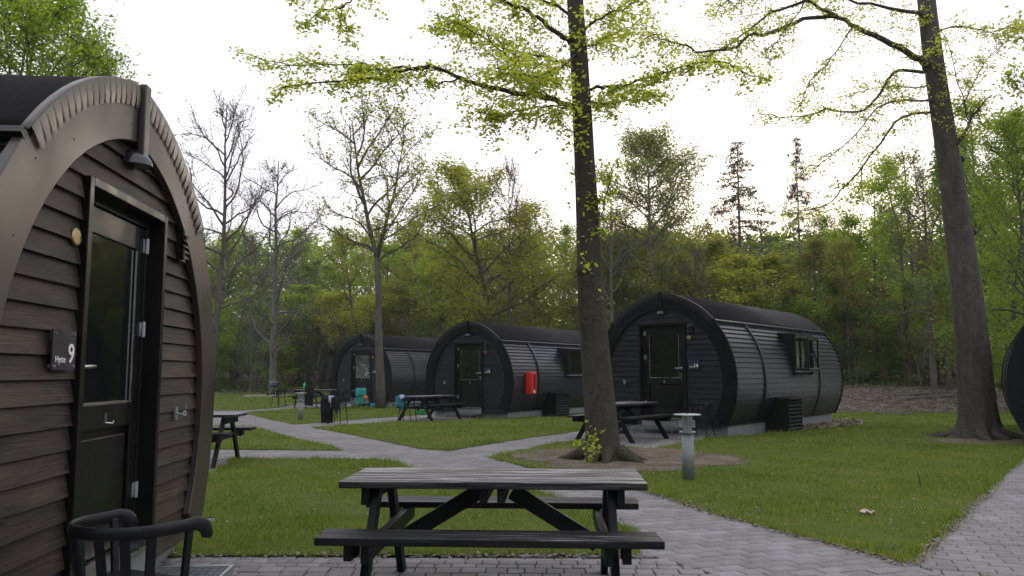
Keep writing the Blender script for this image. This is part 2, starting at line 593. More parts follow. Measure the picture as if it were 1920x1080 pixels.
# bare earth round the trunks and mulch strips
T1 = (1.43, 13.05)
T2 = (9.75, 17.3)


def blob(cx, cy, rx, ry, seed, n=90, rot=0):
    out = []
    for i in range(n):
        a = 2 * math.pi * i / n
        k = 1 + .35 * noise.noise((math.cos(a) * 1.3 + seed, math.sin(a) * 1.3, seed)) + .13 * noise.noise((math.cos(a) * 4 + seed, math.sin(a) * 6, 3))
        x, y = rx * k * math.cos(a), ry * k * math.sin(a)
        out.append((cx + x * math.cos(rot) - y * math.sin(rot), cy + x * math.sin(rot) + y * math.cos(rot)))
    return out


earth1 = blob(1.75, 13.35, 1.75, 1.75, 2.0)
earth2 = blob(9.9, 16.5, 1.7, .7, 5.0, rot=R(8))


def clamp_in(poly, c, region):
    out = []
    for x, y in poly:
        for k in range(30):
            if inside(x, y, region) and inside(x + (x - c[0]) * .06, y + (y - c[1]) * .06, region):
                break
            x, y = c[0] + (x - c[0]) * .95, c[1] + (y - c[1]) * .95
        out.append((x, y))
    return out


earth1 = clamp_in(earth1, (1.75, 13.35), lawnF)
earth2 = clamp_in(earth2, (9.4, 16.3), lawnF)


def fan(name, poly, c, dz, mat):
    n = len(poly)
    vs = [(c[0], c[1], hz(*c) + dz)]
    for f in (.5, 1.0):
        for x, y in poly:
            X, Y = c[0] + (x - c[0]) * f, c[1] + (y - c[1]) * f
            vs.append((X, Y, hz(X, Y) + dz))
    fs = [(0, 1 + i, 1 + (i + 1) % n) for i in range(n)] + [(1 + i, 1 + n + i, 1 + n + (i + 1) % n, 1 + (i + 1) % n) for i in range(n)]
    return obj(name, MB().add(vs, fs), mat, kind='structure')


fan('earth_patch', earth1, (1.75, 13.35), .016, M_dirt)
fan('earth_patch', earth2, (9.4, 16.3), .016, M_dirt)
sheet('leaf_litter', [(9.5, 30.6), (14, 30.3), (20, 29.9), (36, 28), (60, 34), (60, 50), (30, 46), (16, 44), (9, 40)], .02, M_mulch)
sheet('leaf_litter', [(-60, 58), (-40, 57.5), (-22, 56.5), (-10, 55.5), (-4, 56.5), (2, 53.5), (8, 47), (10, 55), (0, 64), (-60, 66)], .02, M_mulch)
mulch14 = [(7.2, 21.0), (6.1, 19.6), (6.6, 19.2), (8.2, 20.8), (9.8, 22.9), (10.3, 24.6), (9.6, 24.9)]
sheet('leaf_litter', mulch14, .018, M_mulch)
sheet('grill_pad', [G(455, 744.2), G(530, 743.6), G(545, 740.5), G(460, 741)], .02, M_concrete)

# paving: sand bed, pavers
PAVED = [(-6.0, 1.8), (9.5, 1.8), (18, 12.2), (11.4, 14.9), (8.0, 13.4), (5.0, 14.0), (5.4, 18.3), (2.5, 21), (3.1, 25.6), (1.2, 27.4), (-.8, 30), (-1.6, 36), (-9, 38.5), (-14, 35), (-16, 30), (-14, 20), (-9.5, 16), (-9, 9), (-6, 8)]
bed = sheet('paving', PAVED, -.012, M_sand)
rng = random.Random(4)


def zone_of(x, y):
    # boundaries between the laying patterns
    if y < 6.34 - .02 * x and x < 1.05 + (6.35 - y) * .55:
        return 0
    lx = 2.86 + (6.05 - y) * .25
    if (y <= 6.1 and x > lx) or (y > 6.0 and x > 2.8 and (y - 6.05) < (x - 2.84) * 1.5 and y < 14.5):
        return 2
    if x < -2.2 and 12.4 < y < 14.75 and x > -9:
        return 3
    return 1


lawn_in = [p for _, p in LAWNS]


def inside1(px, py, poly):
    r = False
    x1, y1 = poly[-1]
    for x2, y2 in poly:
        if (y1 > py) != (y2 > py) and px < (x2 - x1) * (py - y1) / (y2 - y1) + x1:
            r = not r
        x1, y1 = x2, y2
    return r


def in_lawn_deep(x, y):
    for p in lawn_in:
        if inside1(x, y, p) and all(inside1(x + a, y + b, p) for a, b in ((.16, 0), (-.16, 0), (0, .16), (0, -.16))):
            return True
    return False


pavers = []       # cx, cy, len, wid, ang


def lay(zone, ang, x0, x1, y0, y1, pl, pw, bond=.5, varied=False, pivot=(0, 0)):
    ca, sa = math.cos(ang), math.sin(ang)
    j = .008
    v = y0
    row = 0
    while v < y1:
        w = pw if not varied else pw * rng.choice((1, 1, .78))
        u = x0 + (row % 2) * pl * bond + (rng.random() * .05 if varied else 0)
        while u < x1:
            l = pl if not varied else pl * rng.choice((1, .85, .7))
            cv = v + w / 2
            x = pivot[0] + (u + l / 2) * ca - cv * sa
            y = pivot[1] + (u + l / 2) * sa + cv * ca
            if y < 1.8 or not inside1(x, y, PAVED) or in_lawn_deep(x, y):
                u += l
                continue
            ok = []                                   # pavers cut where two laying patterns meet
            for q in range(4):
                cu = u + l * (q + .5) / 4
                ok.append(zone_of(pivot[0] + cu * ca - cv * sa, pivot[1] + cu * sa + cv * ca) == zone)
            if any(ok):
                q0 = ok.index(True)
                q1 = q0
                while q1 < 4 and ok[q1]:
                    q1 += 1
                cu = u + l * (q0 + q1) / 8
                pavers.append((pivot[0] + cu * ca - cv * sa, pivot[1] + cu * sa + cv * ca, l * (q1 - q0) / 4 - j, w - j, ang))
            u += l
        v += w
        row += 1


lay(0, R(-1.2), -6, 4, 1.9, 6.12, .175, .145, varied=True)
# narrow border course along the top of the patio
for i in range(40):
    x = -3.4 + i * .212
    if x < 1.1:
        pavers.append((x, 6.2 - .021 * x, .206, .085, R(-1.2)))
lay(1, R(19), -30, 30, -10, 45, .212, .142)
lay(3, R(38), -30, 30, -10, 45, .212, .142)
# right path: soldier course on the border, then running bond
bd = math.atan2(9.55 - 6.05, 5.4 - 2.84)
lay(2, R(-20), -20, 20, -5, 24, .235, .118)
print('pavers', len(pavers))


def shown(p):
    x, y = p[0], p[1]
    if y < 3:
        return 0
    zc = y * math.cos(PITCH)
    u = 960 + FPX * x / y
    vpix = 698 + FPX * HC / y
    if u < -60 or u > 1980 or vpix > 1130:
        return 0
    # hidden behind the near cabin
    if x < -2.1 - .078 * y and y < 7:
        return 0
    return 1 / (y * y)


pavers.sort(key=shown, reverse=True)
near = [p for p in pavers[:300]]
rest = pavers[300:]
box_cache = {}


def paver_mesh(l, w):
    k = (round(l, 3), round(w, 3))
    if k not in box_cache:
        t, c = .05, .006
        vs = []
        for zz, e in ((-t, 0), (-c * .8, 0), (0, c)):
            for sx, sy in ((-1, -1), (1, -1), (1, 1), (-1, 1)):
                vs.append((sx * (l / 2 - e), sy * (w / 2 - e), zz))
        fs = [(8, 9, 10, 11)]
        for a in (0, 4):
            fs += [(a + i, a + (i + 1) % 4, a + 4 + (i + 1) % 4, a + 4 + i) for i in range(4)]
        me = bpy.data.meshes.new('paver')
        me.from_pydata(vs, [], fs)
        me.materials.append(M_paver)
        box_cache[k] = me
    return box_cache[k]


for x, y, l, w, a in near:
    o = bpy.data.objects.new('paver', paver_mesh(l, w))
    COL.objects.link(o)
    o.parent = bed
    o.location = (x, y, hz(x, y) + rng.uniform(-.0035, .0035))
    o.rotation_euler = (rng.gauss(0, .006), rng.gauss(0, .006), a + rng.gauss(0, .006))
# the rest as one mesh
ra = np.array(rest)
n = len(ra)
tz = np.array([hz(x, y) for x, y in ra[:, :2]]) + np.random.default_rng(1).uniform(-.002, .0025, n)
tilt = np.random.default_rng(2).normal(0, .006, (n, 2))
V = np.zeros((n, 12, 3))
c_, s_ = np.cos(ra[:, 4]), np.sin(ra[:, 4])
ii = 0
for zz, e in ((-.05, 0), (-.005, 0), (0, .006)):
    for sx, sy in ((-1, -1), (1, -1), (1, 1), (-1, 1)):
        lx = sx * (ra[:, 2] / 2 - e)
        ly = sy * (ra[:, 3] / 2 - e)
        V[:, ii, 0] = ra[:, 0] + lx * c_ - ly * s_
        V[:, ii, 1] = ra[:, 1] + lx * s_ + ly * c_
        V[:, ii, 2] = tz + zz + lx * tilt[:, 0] + ly * tilt[:, 1]
        ii += 1
F0 = [(8, 9, 10, 11)] + [(a + i, a + (i + 1) % 4, a + 4 + (i + 1) % 4, a + 4 + i) for a in (0, 4) for i in range(4)]
F = (np.array(F0)[None] + (np.arange(n) * 12)[:, None, None]).reshape(-1, 4)
obj('paver_field', arr_mesh('paver_field', V.reshape(-1, 3), F), M_paver, bed, kind='stuff')

# ------------------------------------------------------------------ cabins
ZC, CX, RR, ZB, LEN = 1.135, -.19, 1.937, .185, 7.3
PHB = math.asin((ZB - ZC) / RR)


def arc(r, phi, side=1):
    return side * (CX + r * math.cos(phi)), ZC + r * math.sin(phi)


def phi_top(r):
    return math.acos(-CX / r)


def phi_z(z, r=RR):
    return math.asin(max(-1, min(1, (z - ZC) / r)))


PHR = phi_z(2.44)
MESH = {}


def cached(key, fn, smooth=False):
    if key not in MESH:
        mb = fn()
        MESH[key] = mb.mesh(key if isinstance(key, str) else key[0], smooth)
    return MESH[key]


def ring_seg(r0, r1, p0, p1, y0, y1, side, n=16, p1b=None):
    """arc shaped bar between two radii"""
    mb = MB()
    vs = []
    for i in range(n + 1):
        t = i / n
        pa = p0 + (p1 - p0) * t
        pb = p0 + ((p1b if p1b is not None else p1) - p0) * t
        for r, p in ((r0, pa), (r1, pb)):
            x, z = arc(r, p, side)
            vs.append((x, y0, z))
            vs.append((x, y1, z))
    fs = []
    for i in range(n):
        a, b = i * 4, i * 4 + 4
        fs += [(a, a + 2, b + 2, b), (a + 1, b + 1, b + 3, a + 3), (a, b, b + 1, a + 1), (a + 2, a + 3, b + 3, b + 2)]
    fs += [(0, 1, 3, 2), (n * 4, n * 4 + 2, n * 4 + 3, n * 4 + 1)]
    if side < 0:
        fs = [f[::-1] for f in fs]
    return mb.add(vs, fs)


def wall_rows(step, z0, z1):
    z = z0
    out = []
    while z < z1:
        out.append((z, min(z + step, z1)))
        z += step
    return out


DW = .592            # half width of the cladding opening for the door
DZ0, DZ1 = .15, 2.42
rin = RR - .06


def half_w(z, r=rin):
    d = r * r - (z - ZC) ** 2
    return CX + math.sqrt(d) if d > 0 else 0


def front_board(x0a, x1a, x0b, x1b, z0, z1, y):
    """lapped board, x limits at the bottom (a) and at the top (b)"""
    mb = MB()
    yb, yt = y - .031, y - .006
    vs = [(x0a, yb, z0), (x1a, yb, z0), (x1a, y + .01, z0), (x0a, y + .01, z0),
          (x0b, yt, z1 + .006), (x1b, yt, z1 + .006), (x1b, y + .01, z1 + .006), (x0b, y + .01, z1 + .006)]
    return mb.add(vs, [(0, 1, 5, 4), (1, 2, 6, 5), (2, 3, 7, 6), (3, 0, 4, 7), (4, 5, 6, 7), (3, 2, 1, 0)])


def text_mesh(txt, size, key):
    if key not in MESH:
        cu = bpy.data.curves.new(key, 'FONT')
        cu.body = txt
        cu.size = size
        cu.extrude = .0015
        cu.offset = size * (.012 if len(txt) < 3 else .0)
        ob = bpy.data.objects.new('t', cu)
        COL.objects.link(ob)
        dg = bpy.context.evaluated_depsgraph_get()
        me = bpy.data.meshes.new_from_object(ob.evaluated_get(dg))
        bpy.data.objects.remove(ob)
        me.materials.clear()
        me.materials.append(M_white)
        MESH[key] = me
    return MESH[key]


def make_cabin(label, loc, rz, mirror, number, near=False, window=True, open_sash=False, plate=M_plate2):
    root = thing('barrel_cabin', label, 'cabin', loc, rz, 'dark barrel cabins')
    # inner shell
    def shell():
        mb = MB()
        prof = []
        r = RR - .045
        n = 14
        for i in range(n + 1):
            prof.append(arc(r, PHB + (phi_top(r) - PHB) * i / n))
        prof2 = [(-x, z) for x, z in prof[::-1][1:]]
        poly = prof + prof2
        return mb.prism(poly, lambda a, b: (a, .19, b), lambda a, b: (a, LEN - .12, b))
    obj('shell', cached('shell', shell), M_shell, root)
    # plinth
    def plinth():
        mb = MB()
        w = 1.42
        mb.box((0, .2, -.03), (2 * w, .05, .40))
        mb.box((0, LEN - .2, -.03), (2 * w, .05, .40))
        for s in (-1, 1):
            mb.box((s * (w + .025), LEN / 2, -.03), (.05, LEN - .34, .40))
        return mb
    obj('plinth', cached('plinth', plinth), M_plinth, root)
    # front and rear boards
    for (z0, z1) in wall_rows(.1195, .14, 2.86):
        wa, wb = max(.03, half_w(z0)), max(.02, half_w(min(z1, 3.0)))
        if z0 < DZ1 - .03:
            for s in (-1, 1):
                key = ('cladding_board', round(z0, 3), s)
                zz1 = z1
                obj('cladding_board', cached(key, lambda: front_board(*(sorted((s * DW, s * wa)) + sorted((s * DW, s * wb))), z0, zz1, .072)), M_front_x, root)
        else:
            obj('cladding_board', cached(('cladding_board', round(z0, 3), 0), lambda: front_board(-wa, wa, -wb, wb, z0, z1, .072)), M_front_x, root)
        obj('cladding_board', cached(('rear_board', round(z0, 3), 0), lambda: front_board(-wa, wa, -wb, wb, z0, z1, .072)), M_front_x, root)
        o = COL.objects[-1]
        o.rotation_euler = (0, 0, math.pi)
        o.location = (0, LEN, 0)
    # side boards in three bays
    nrow = 21
    for s in (-1, 1):
        for i in range(nrow):
            p0 = PHB + (PHR - PHB) * i / nrow
            p1 = PHB + (PHR - PHB) * (i + 1) / nrow + .004
            for j, (a, b) in enumerate(((.055, 1.598), (1.602, 5.348), (5.352, LEN - .055))):
                def bd():
                    mb = MB()
                    vs = []
                    for y in (a, b):
                        for r, p in ((RR + .018, p0), (RR - .035, p0), (RR - .035, p1), (RR - .010, p1)):
                            x, z = arc(r, p, s)
                            vs.append((x, y, z))
                    fs = [(0, 3, 2, 1), (4, 5, 6, 7), (0, 1, 5, 4), (1, 2, 6, 5), (2, 3, 7, 6), (3, 0, 4, 7)]
                    if s < 0:
                        fs = [f[::-1] for f in fs]
                    return mb.add(vs, fs)
                obj('side_board', cached(('side_board', s, i, j), bd), M_side_y, root)
        for y in (1.6, 5.35):
            obj('cover_batten', cached(('cover_batten', s, y), lambda: ring_seg(RR + .015, RR + .04, PHB, PHR - .02, y - .03, y + .03, s, 12)), M_side_y, root)
        # fascia boards front and rear
        for y0, y1 in ((0, .05), (LEN - .05, LEN)):
            ro, ri = RR + .03, RR - .30
            pb0 = PHB
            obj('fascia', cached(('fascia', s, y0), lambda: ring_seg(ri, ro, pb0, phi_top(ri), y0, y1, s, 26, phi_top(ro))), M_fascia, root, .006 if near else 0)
        # roofing felt
        rf = RR + .04
        obj('roof_felt', cached(('roof_felt', s), lambda: ring_seg(RR + .0, rf, PHR - .01, phi_top(RR), -.004, LEN + .004, s, 12, phi_top(rf)), True), M_felt, root)
        obj('eave_strip', cached(('eave_strip', s), lambda: ring_seg(RR + .013, RR + .06, PHR - .035, PHR - .012, -.002, LEN + .002, s, 2)), M_trim, root)
        # folded flashing tabs
        ntab = 18
        for yf, sg in ((0, 1), (LEN, -1)):
            if yf and not near:
                pass
            rc = RR + .045
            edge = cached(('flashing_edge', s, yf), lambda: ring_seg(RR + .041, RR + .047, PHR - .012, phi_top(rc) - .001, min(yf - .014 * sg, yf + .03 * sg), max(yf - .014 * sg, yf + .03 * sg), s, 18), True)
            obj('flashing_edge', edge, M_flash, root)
            if yf:
                continue
            for i in range(ntab):
                pa = PHR + (phi_top(rc) - .03 - PHR) * i / ntab
                pw = (phi_top(rc) - .03 - PHR) / ntab

                def tab():
                    mb = MB()
                    vs = []
                    for (r, f0, f1, yy) in ((RR + .044, .0, 1.0, -.015), (RR + .0, .04, .97, -.018), (RR - .05, .10, .86, -.016), (RR - .095, .14, .76, -.010)):
                        for f in (f0, (f0 + f1) / 2, f1):
                            x, z = arc(r, pa + pw * f, s)
                            vs.append((x, yy - (.002 if f == (f0 + f1) / 2 else 0), z))
                    fs = [(k * 3 + j, k * 3 + j + 1, k * 3 + j + 4, k * 3 + j + 3) for k in range(3) for j in range(2)]
                    return mb.add(vs, fs)
                obj('flashing_tab', cached(('flashing_tab', s, i), tab, True), M_flash, root)
    if near:
        for s in (-1, 1):
            for i in range(9):
                pa = PHB + .12 + (phi_top(RR - .14) - PHB - .2) * i / 8
                x, z = arc(RR - (.10 if i % 2 else .20), pa, s)
                obj('nail', cached(('nail', s, i), lambda: MB().tube([(x, -.0015, z), (x, .004, z)], .0055, 6)), M_shell, root)
    # apex cover strip
    zt = ZC + (RR + .03) * math.sin(phi_top(RR + .03))
    obj('joint_cover', cached('joint_cover', lambda: MB().box((0, -.022, zt - .2), (.085, .04, .46))), M_fascia, root, .008)

    # door with its frame
    m = -1 if mirror else 1          # handle side
    door = obj('door', cached('door', lambda: MB().box((0, .168, 1.325), (.98, .03, 2.03))), M_trim, root)
    def fr():
        mb = MB()
        mb.box((-.565, .09, 1.28), (.05, .15, 2.27))
        mb.box((.565, .09, 1.28), (.05, .15, 2.27))
        mb.box((0, .09, 2.395), (1.08, .15, .05))
        mb.box((-.515, .14, 1.27), (.05, .05, 2.2))
        mb.box((.515, .14, 1.27), (.05, .05, 2.2))
        mb.box((0, .14, 2.345), (.98, .05, .05))
        return mb
    obj('door_frame', cached('door_frame', fr), M_trim, root, .004 if near else 0)
    def leaf():
        mb = MB()
        y, t = .135, .024
        mb.box((-.43, y, 1.315), (.115, t, 1.99))
        mb.box((.43, y, 1.315), (.115, t, 1.99))
        mb.box((0, y, 2.235), (.745, t, .15))
        mb.box((0, y, 1.11), (.745, t, .14))
        mb.box((0, y, .39), (.745, t, .14))
        mb.box((0, y + .008, .75), (.66, t, .48))
        return mb
    obj('door_leaf_frame', cached('door_leaf', leaf), M_trim, door, .004)
    obj('glass_pane', cached('glass_pane', lambda: MB().box((0, .142, 1.67), (.745, .006, .98))), M_glass, door)
    obj('glazing_bead', cached('glazing_bead', lambda: MB().box((0, .123, 1.188), (.745, .014, .014)).box((.368, .127, 1.67), (.007, .01, .97)).box((-.368, .127, 1.67), (.007, .01, .97))), M_steel, door)

    def handle():
        mb = MB()
        x = m * .43
        mb.tube([(x, .126, 1.40), (x, .08, 1.40), (x - m * .02, .072, 1.40), (x - m * .14, .072, 1.402)], .010, 8)
        mb.tube([(x, .126, 1.40), (x, .114, 1.40)], .026, 14)
        return mb
    obj('door_handle', cached(('door_handle', m), handle, True), M_steel, door)
    obj('lock', cached(('lock', m), lambda: MB().tube([(m * .43, .126, 1.27), (m * .43, .112, 1.27)], .024, 12).box((m * .43, .119, 1.19), (.04, .012, .09)), False), M_steel, door)
    for z in (.62, 1.65, 2.2):
        obj('hinge', cached(('hinge', m, z), lambda: MB().tube([(-m * .487, .108, z - .05), (-m * .487, .108, z + .05)], .012, 8).box((-m * .465, .12, z), (.03, .004, .09))), M_galv, door)
    obj('hook', cached('door_hook', lambda: MB().box((0, .120, 1.10), (.022, .006, .06)).tube([(0, .118, 1.075), (.03 * 1, .09, 1.07), (.035, .088, 1.085)], .004, 6)), M_steel, door)
    obj('threshold', cached('threshold', lambda: MB().box((0, .05, .292), (.98, .16, .022))), M_steel, root)
    obj('sill_panel', cached('sill_panel', lambda: MB().box((0, .05, .19), (1.07, .06, .18))), M_plinth, root)
    # lamp above the door
    def lamp():
        mb = MB()
        n = 16
        vs = []
        for i in range(9):
            a = math.pi / 2 * i / 8
            for j in range(n + 1):
                b = math.pi * j / n
                vs.append((.105 * math.cos(a) * math.cos(b), .05 - .13 * math.cos(a) * math.sin(b), 2.62 + .10 * math.sin(a)))
        fs = [(i * (n + 1) + j, i * (n + 1) + j + 1, (i + 1) * (n + 1) + j + 1, (i + 1) * (n + 1) + j) for i in range(8) for j in range(n)]
        mb.add(vs, fs)
        return mb
    lo = obj('wall_lamp', cached('wall_lamp', lamp, True), M_lamp, root)
    obj('diffuser', cached('diffuser', lambda: MB().prism([(.097 * math.cos(math.pi * j / 14), -.12 * math.sin(math.pi * j / 14)) for j in range(15)], lambda a, b: (a, .05 + b, 2.622), lambda a, b: (a, .05 + b, 2.632))), M_lamp, lo)
    # sign
    sx = m * .775
    sg = obj('name_sign', cached(('name_sign', m), lambda: MB().box((sx, .022, 1.48), (.24, .008, .2))), plate, root)
    for a in (-.1, .1):
        for b in (-.08, .08):
            obj('screw', cached(('screw', m, a, b), lambda: MB().tube([(sx + a, .045, 1.48 + b), (sx + a, .012, 1.48 + b)], .008, 8)), M_steel, sg)
    t1 = obj('lettering', text_mesh('Hytte', .046, 'Hytte'), M_white, sg)
    t1.rotation_euler = (math.pi / 2, 0, 0)
    t1.location = (sx - .098, .0145, 1.48 - .062)
    t2 = obj('lettering', text_mesh(number, .135 if len(number) == 1 else .115, 'number' + number), M_white, sg)
    t2.rotation_euler = (math.pi / 2, 0, 0)
    t2.location = (sx + (.032 if len(number) == 1 else .0), .0145, 1.48 - .062)
    # disc, vent, coat hook
    dx, vx = m * .66, (.92 if mirror else .72)
    obj('brass_disc', cached(('brass_disc', m), lambda: MB().lathe([(0.0, 0), (.055, 0), (.055, .012), (.045, .016), (0, .016)], 20)), M_brass, root)
    o = COL.objects[-1]
    o.rotation_euler = (math.pi / 2, 0, 0)
    o.scale = (1, .85, 1)
    o.location = (dx, .052, 2.07)
    ve = obj('wall_vent', cached(('wall_vent', vx), lambda: MB().box((vx, .037, 2.26), (.12, .04, .2))), M_trim, root)
    for k in range(5):
        z = 2.18 + k * .04
        obj('vent_slat', cached(('vent_slat', vx, k), lambda: MB().add([(vx - .06, .017, z + .03), (vx + .06, .017, z + .03), (vx + .06, -.012, z), (vx - .06, -.012, z), (vx - .06, .017, z + .036), (vx + .06, .017, z + .036)], [(0, 1, 2, 3), (4, 3, 2, 5), (0, 4, 5, 1)])), M_trim, ve)
    hx = -m * .98
    obj('coat_hook', cached(('coat_hook', m), lambda: MB().box((hx, .039, 1.08), (.05, .014, .09)).tube([(hx, .035, 1.08), (hx, -.005, 1.07), (hx + .01, -.02, 1.1), (hx, -.025, 1.15)], .009, 7).tube([(hx, -.005, 1.07), (hx + .04, -.01, 1.06), (hx + .05, -.01, 1.09)], .007, 6)), M_galv, root)
    # window dormer on the right side
    if window:
        xw, y0, y1, zb, ztp = 1.83, 3.45, 4.65, 1.36, 2.22
        xa = CX + math.sqrt(RR ** 2 - (2.31 - ZC) ** 2)
        xb = CX + math.sqrt(RR ** 2 - (zb - ZC) ** 2) - .02
        dm = obj('window_dormer', cached('window_dormer', lambda: MB().prism([(xa - .05, 2.27), (xw, ztp + .01), (xw, zb - .1), (xb, zb - .12)], lambda a, b: (a, y0 - .03, b), lambda a, b: (a, y0, b)).prism([(xa - .05, 2.27), (xw, ztp + .01), (xw, zb - .1), (xb, zb - .12)], lambda a, b: (a, y1, b), lambda a, b: (a, y1 + .03, b))
                                              .prism([(xa - .08, 2.275), (xw + .015, ztp + .012), (xw + .015, ztp + .035), (xa - .08, 2.30)], lambda a, b: (a, y0 - .035, b), lambda a, b: (a, y1 + .035, b))), M_trim, root)
        wi = obj('window', cached('window_frame', lambda: MB().box((xw - .03, y0 + .03, (zb + ztp) / 2), (.05, .06, ztp - zb)).box((xw - .03, y1 - .03, (zb + ztp) / 2), (.05, .06, ztp - zb)).box((xw - .03, (y0 + y1) / 2, ztp - .03), (.05, y1 - y0 - .12, .06)).box((xw - .03, (y0 + y1) / 2, zb + .03), (.05, y1 - y0 - .12, .06))), M_trim, root)
        obj('pane', cached('window_pane', lambda: MB().box((xw - .06, (y0 + y1) / 2, (zb + ztp) / 2), (.008, y1 - y0 - .1, ztp - zb - .1))), M_glass, wi)
        obj('mullion', cached('window_mullion', lambda: MB().box((xw - .045, y0 + .45, (zb + ztp) / 2), (.03, .03, ztp - zb - .12))), M_trim, wi)
        obj('sill', cached('window_sill', lambda: MB().box((xw + .02, (y0 + y1) / 2, zb - .03), (.1, y1 - y0 + .08, .03))), M_plinth, wi)
        if open_sash:
            mb = MB()
            H_, L_ = ztp - zb - .04, 1.12
            mb.box((L_ / 2, 0, H_ - .03), (L_, .035, .06)).box((L_ / 2, 0, .03), (L_, .035, .06)).box((.03, 0, H_ / 2), (.06, .035, H_ - .12)).box((L_ - .03, 0, H_ / 2), (.06, .035, H_ - .12)).box((L_ * .55, 0, H_ / 2), (.03, .03, H_ - .12))
            so = obj('open_sash', mb, M_trim, wi)
            so.location = (xw + .10, y1 + .12, zb - .02)
            so.rotation_euler = (0, 0, R(-84))
            obj('sash_rail', MB().box((L_ / 2, .02, .066), (L_ - .14, .008, .012)).box((L_ - .3, .03, H_ * .5), (.1, .02, .02)), M_galv, wi)
            q = COL.objects[-1]
            q.location, q.rotation_euler = so.location, so.rotation_euler
    # steel grating step
    st = obj('grating_step', cached('grating_step', lambda: MB().box((-.50, -.27, .10), (.025, .5, .06)).box((.50, -.27, .10), (.025, .5, .06)).box((0, -.51, .10), (.975, .02, .06)).box((0, -.03, .10), (.975, .02, .06))), M_galv, root)
    for k in range(24 if near else 12):
        x = -.48 + .96 * (k + .5) / (24 if near else 12)
        obj('grating_bar', cached(('grating_bar', near, k), lambda: MB().box((x, -.27, .112), (.006, .46, .03))), M_galv, st)
    if near:
        for k in range(9):
            y = -.49 + .44 * (k + .5) / 9
            obj('cross_bar', cached(('cross_bar', k), lambda: MB().box((0, y, .116), (.97, .005, .014))), M_galv, st)
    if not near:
        swap = {M_front_x: M_front_far, M_fascia: M_fascia_far, M_flash: M_flash_far}  # far cabins take the copies with shade painted into the colour
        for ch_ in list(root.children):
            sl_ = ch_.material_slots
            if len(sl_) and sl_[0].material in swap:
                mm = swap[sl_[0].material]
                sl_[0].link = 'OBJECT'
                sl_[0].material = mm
    for a in (-.46, .46):
        for b in (-.47, -.08):
            obj('step_foot', cached(('step_foot', a, b), lambda: MB().box((a, b, -.02), (.03, .03, .18))), M_galv, st)
    return root


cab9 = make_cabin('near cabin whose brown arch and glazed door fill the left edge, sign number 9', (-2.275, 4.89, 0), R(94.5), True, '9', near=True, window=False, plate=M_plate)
cab9.scale = (1.03, 1, 1)
cab14 = make_cabin('big dark cabin right of the beech trunk with an open side window', (3.36, 18.5, .06), R(-38.5), False, '14', open_sash=True)
cab15 = make_cabin('middle dark cabin with a red box on its curved side', (-1.45, 26.9, -.06), R(-33.4), False, '15')
cab16 = make_cabin('farthest dark cabin, partly behind the thin tree trunk', (-6.62, 35.9, -.06), R(-31.5), False, '16')
cabR = make_cabin('black curved cabin edge cut off by the right side of the photo', (0, 0, 0), R(150), False, '8', window=False)
# its rear faces the camera
cR = Vector((10.80, 14.55, 0))
ly = Vector((-math.sin(R(150)), math.cos(R(150)), 0))
cabR.location = cR - ly * LEN


def cabin_pt(c, x, y, z=0):
    m = Matrix.Translation(c.location) @ Matrix.Rotation(c.rotation_euler.z, 4, 'Z')
    return m @ Vector((x, y, z))


# louvred housings beside the cabins
def vent_box():
    t = thing('louvred_housing', 'black louvred wooden housing against the wall of cabin 14', 'vent housing', group='louvred housings beside the cabins')
    obj('side_panel', MB().box((.275, -.435, .36), (.55, .03, .76)), M_trim, t)
    obj('side_panel', MB().box((.275, .435, .36), (.55, .03, .76)), M_trim, t)
    top = MB().add([(-.1, -.47, .80), (.6, -.47, .755), (.6, .47, .755), (-.1, .47, .80), (-.1, -.47, .825), (.6, -.47, .78), (.6, .47, .78), (-.1, .47, .825)],
                   [(3, 2, 1, 0), (4, 5, 6, 7), (0, 1, 5, 4), (1, 2, 6, 5), (2, 3, 7, 6), (3, 0, 4, 7)])
    obj('lid', top, M_trim, t, .004)
    obj('inner_box', MB().box((.24, 0, .36), (.46, .83, .72)), M_shell, t)
    for k in range(8):
        z = .06 + k * .088
        s = MB().add([(.50, -.42, z + .05), (.50, .42, z + .05), (.555, .42, z), (.555, -.42, z), (.50, -.42, z + .068), (.50, .42, z + .068), (.56, .42, z + .018), (.56, -.42, z + .018)],
                     [(3, 2, 1, 0), (4, 5, 6, 7), (0, 1, 5, 4), (1, 2, 6, 5), (2, 3, 7, 6), (3, 0, 4, 7)])
        obj('slat', s, M_side_y, t)
    return t


vb = vent_box()
for i, (c, lab) in enumerate(((cab14, None), (cab15, 'black louvred housing against the wall of the middle cabin, right of the red box'), (cab16, 'black louvred housing behind the far end of the middle picnic table'))):
    o = vb if i == 0 else copy_tree(vb)
    if lab:
        o['label'] = lab
    o.location = cabin_pt(c, 1.50, 2.65 if i < 2 else 4.4)
    o.location.z = hz(o.location.x, o.location.y)
    o.rotation_euler = (0, 0, c.rotation_euler.z)

# red extinguisher cabinet
p = cabin_pt(cab15, 1.74, .95, .72)
t = thing('extinguisher_cabinet', 'tall red fire extinguisher box on the side of the middle cabin', 'extinguisher box', p, cab15.rotation_euler.z)
obj('case', MB().box((.11, 0, .36), (.24, .34, .72)), M_red, t, .04)
obj('window', MB().box((.235, .03, .38), (.006, .06, .5)), M_blackplastic, t)
obj('sticker', MB().box((.235, 0, .1), (.005, .1, .1)), M_white, t)

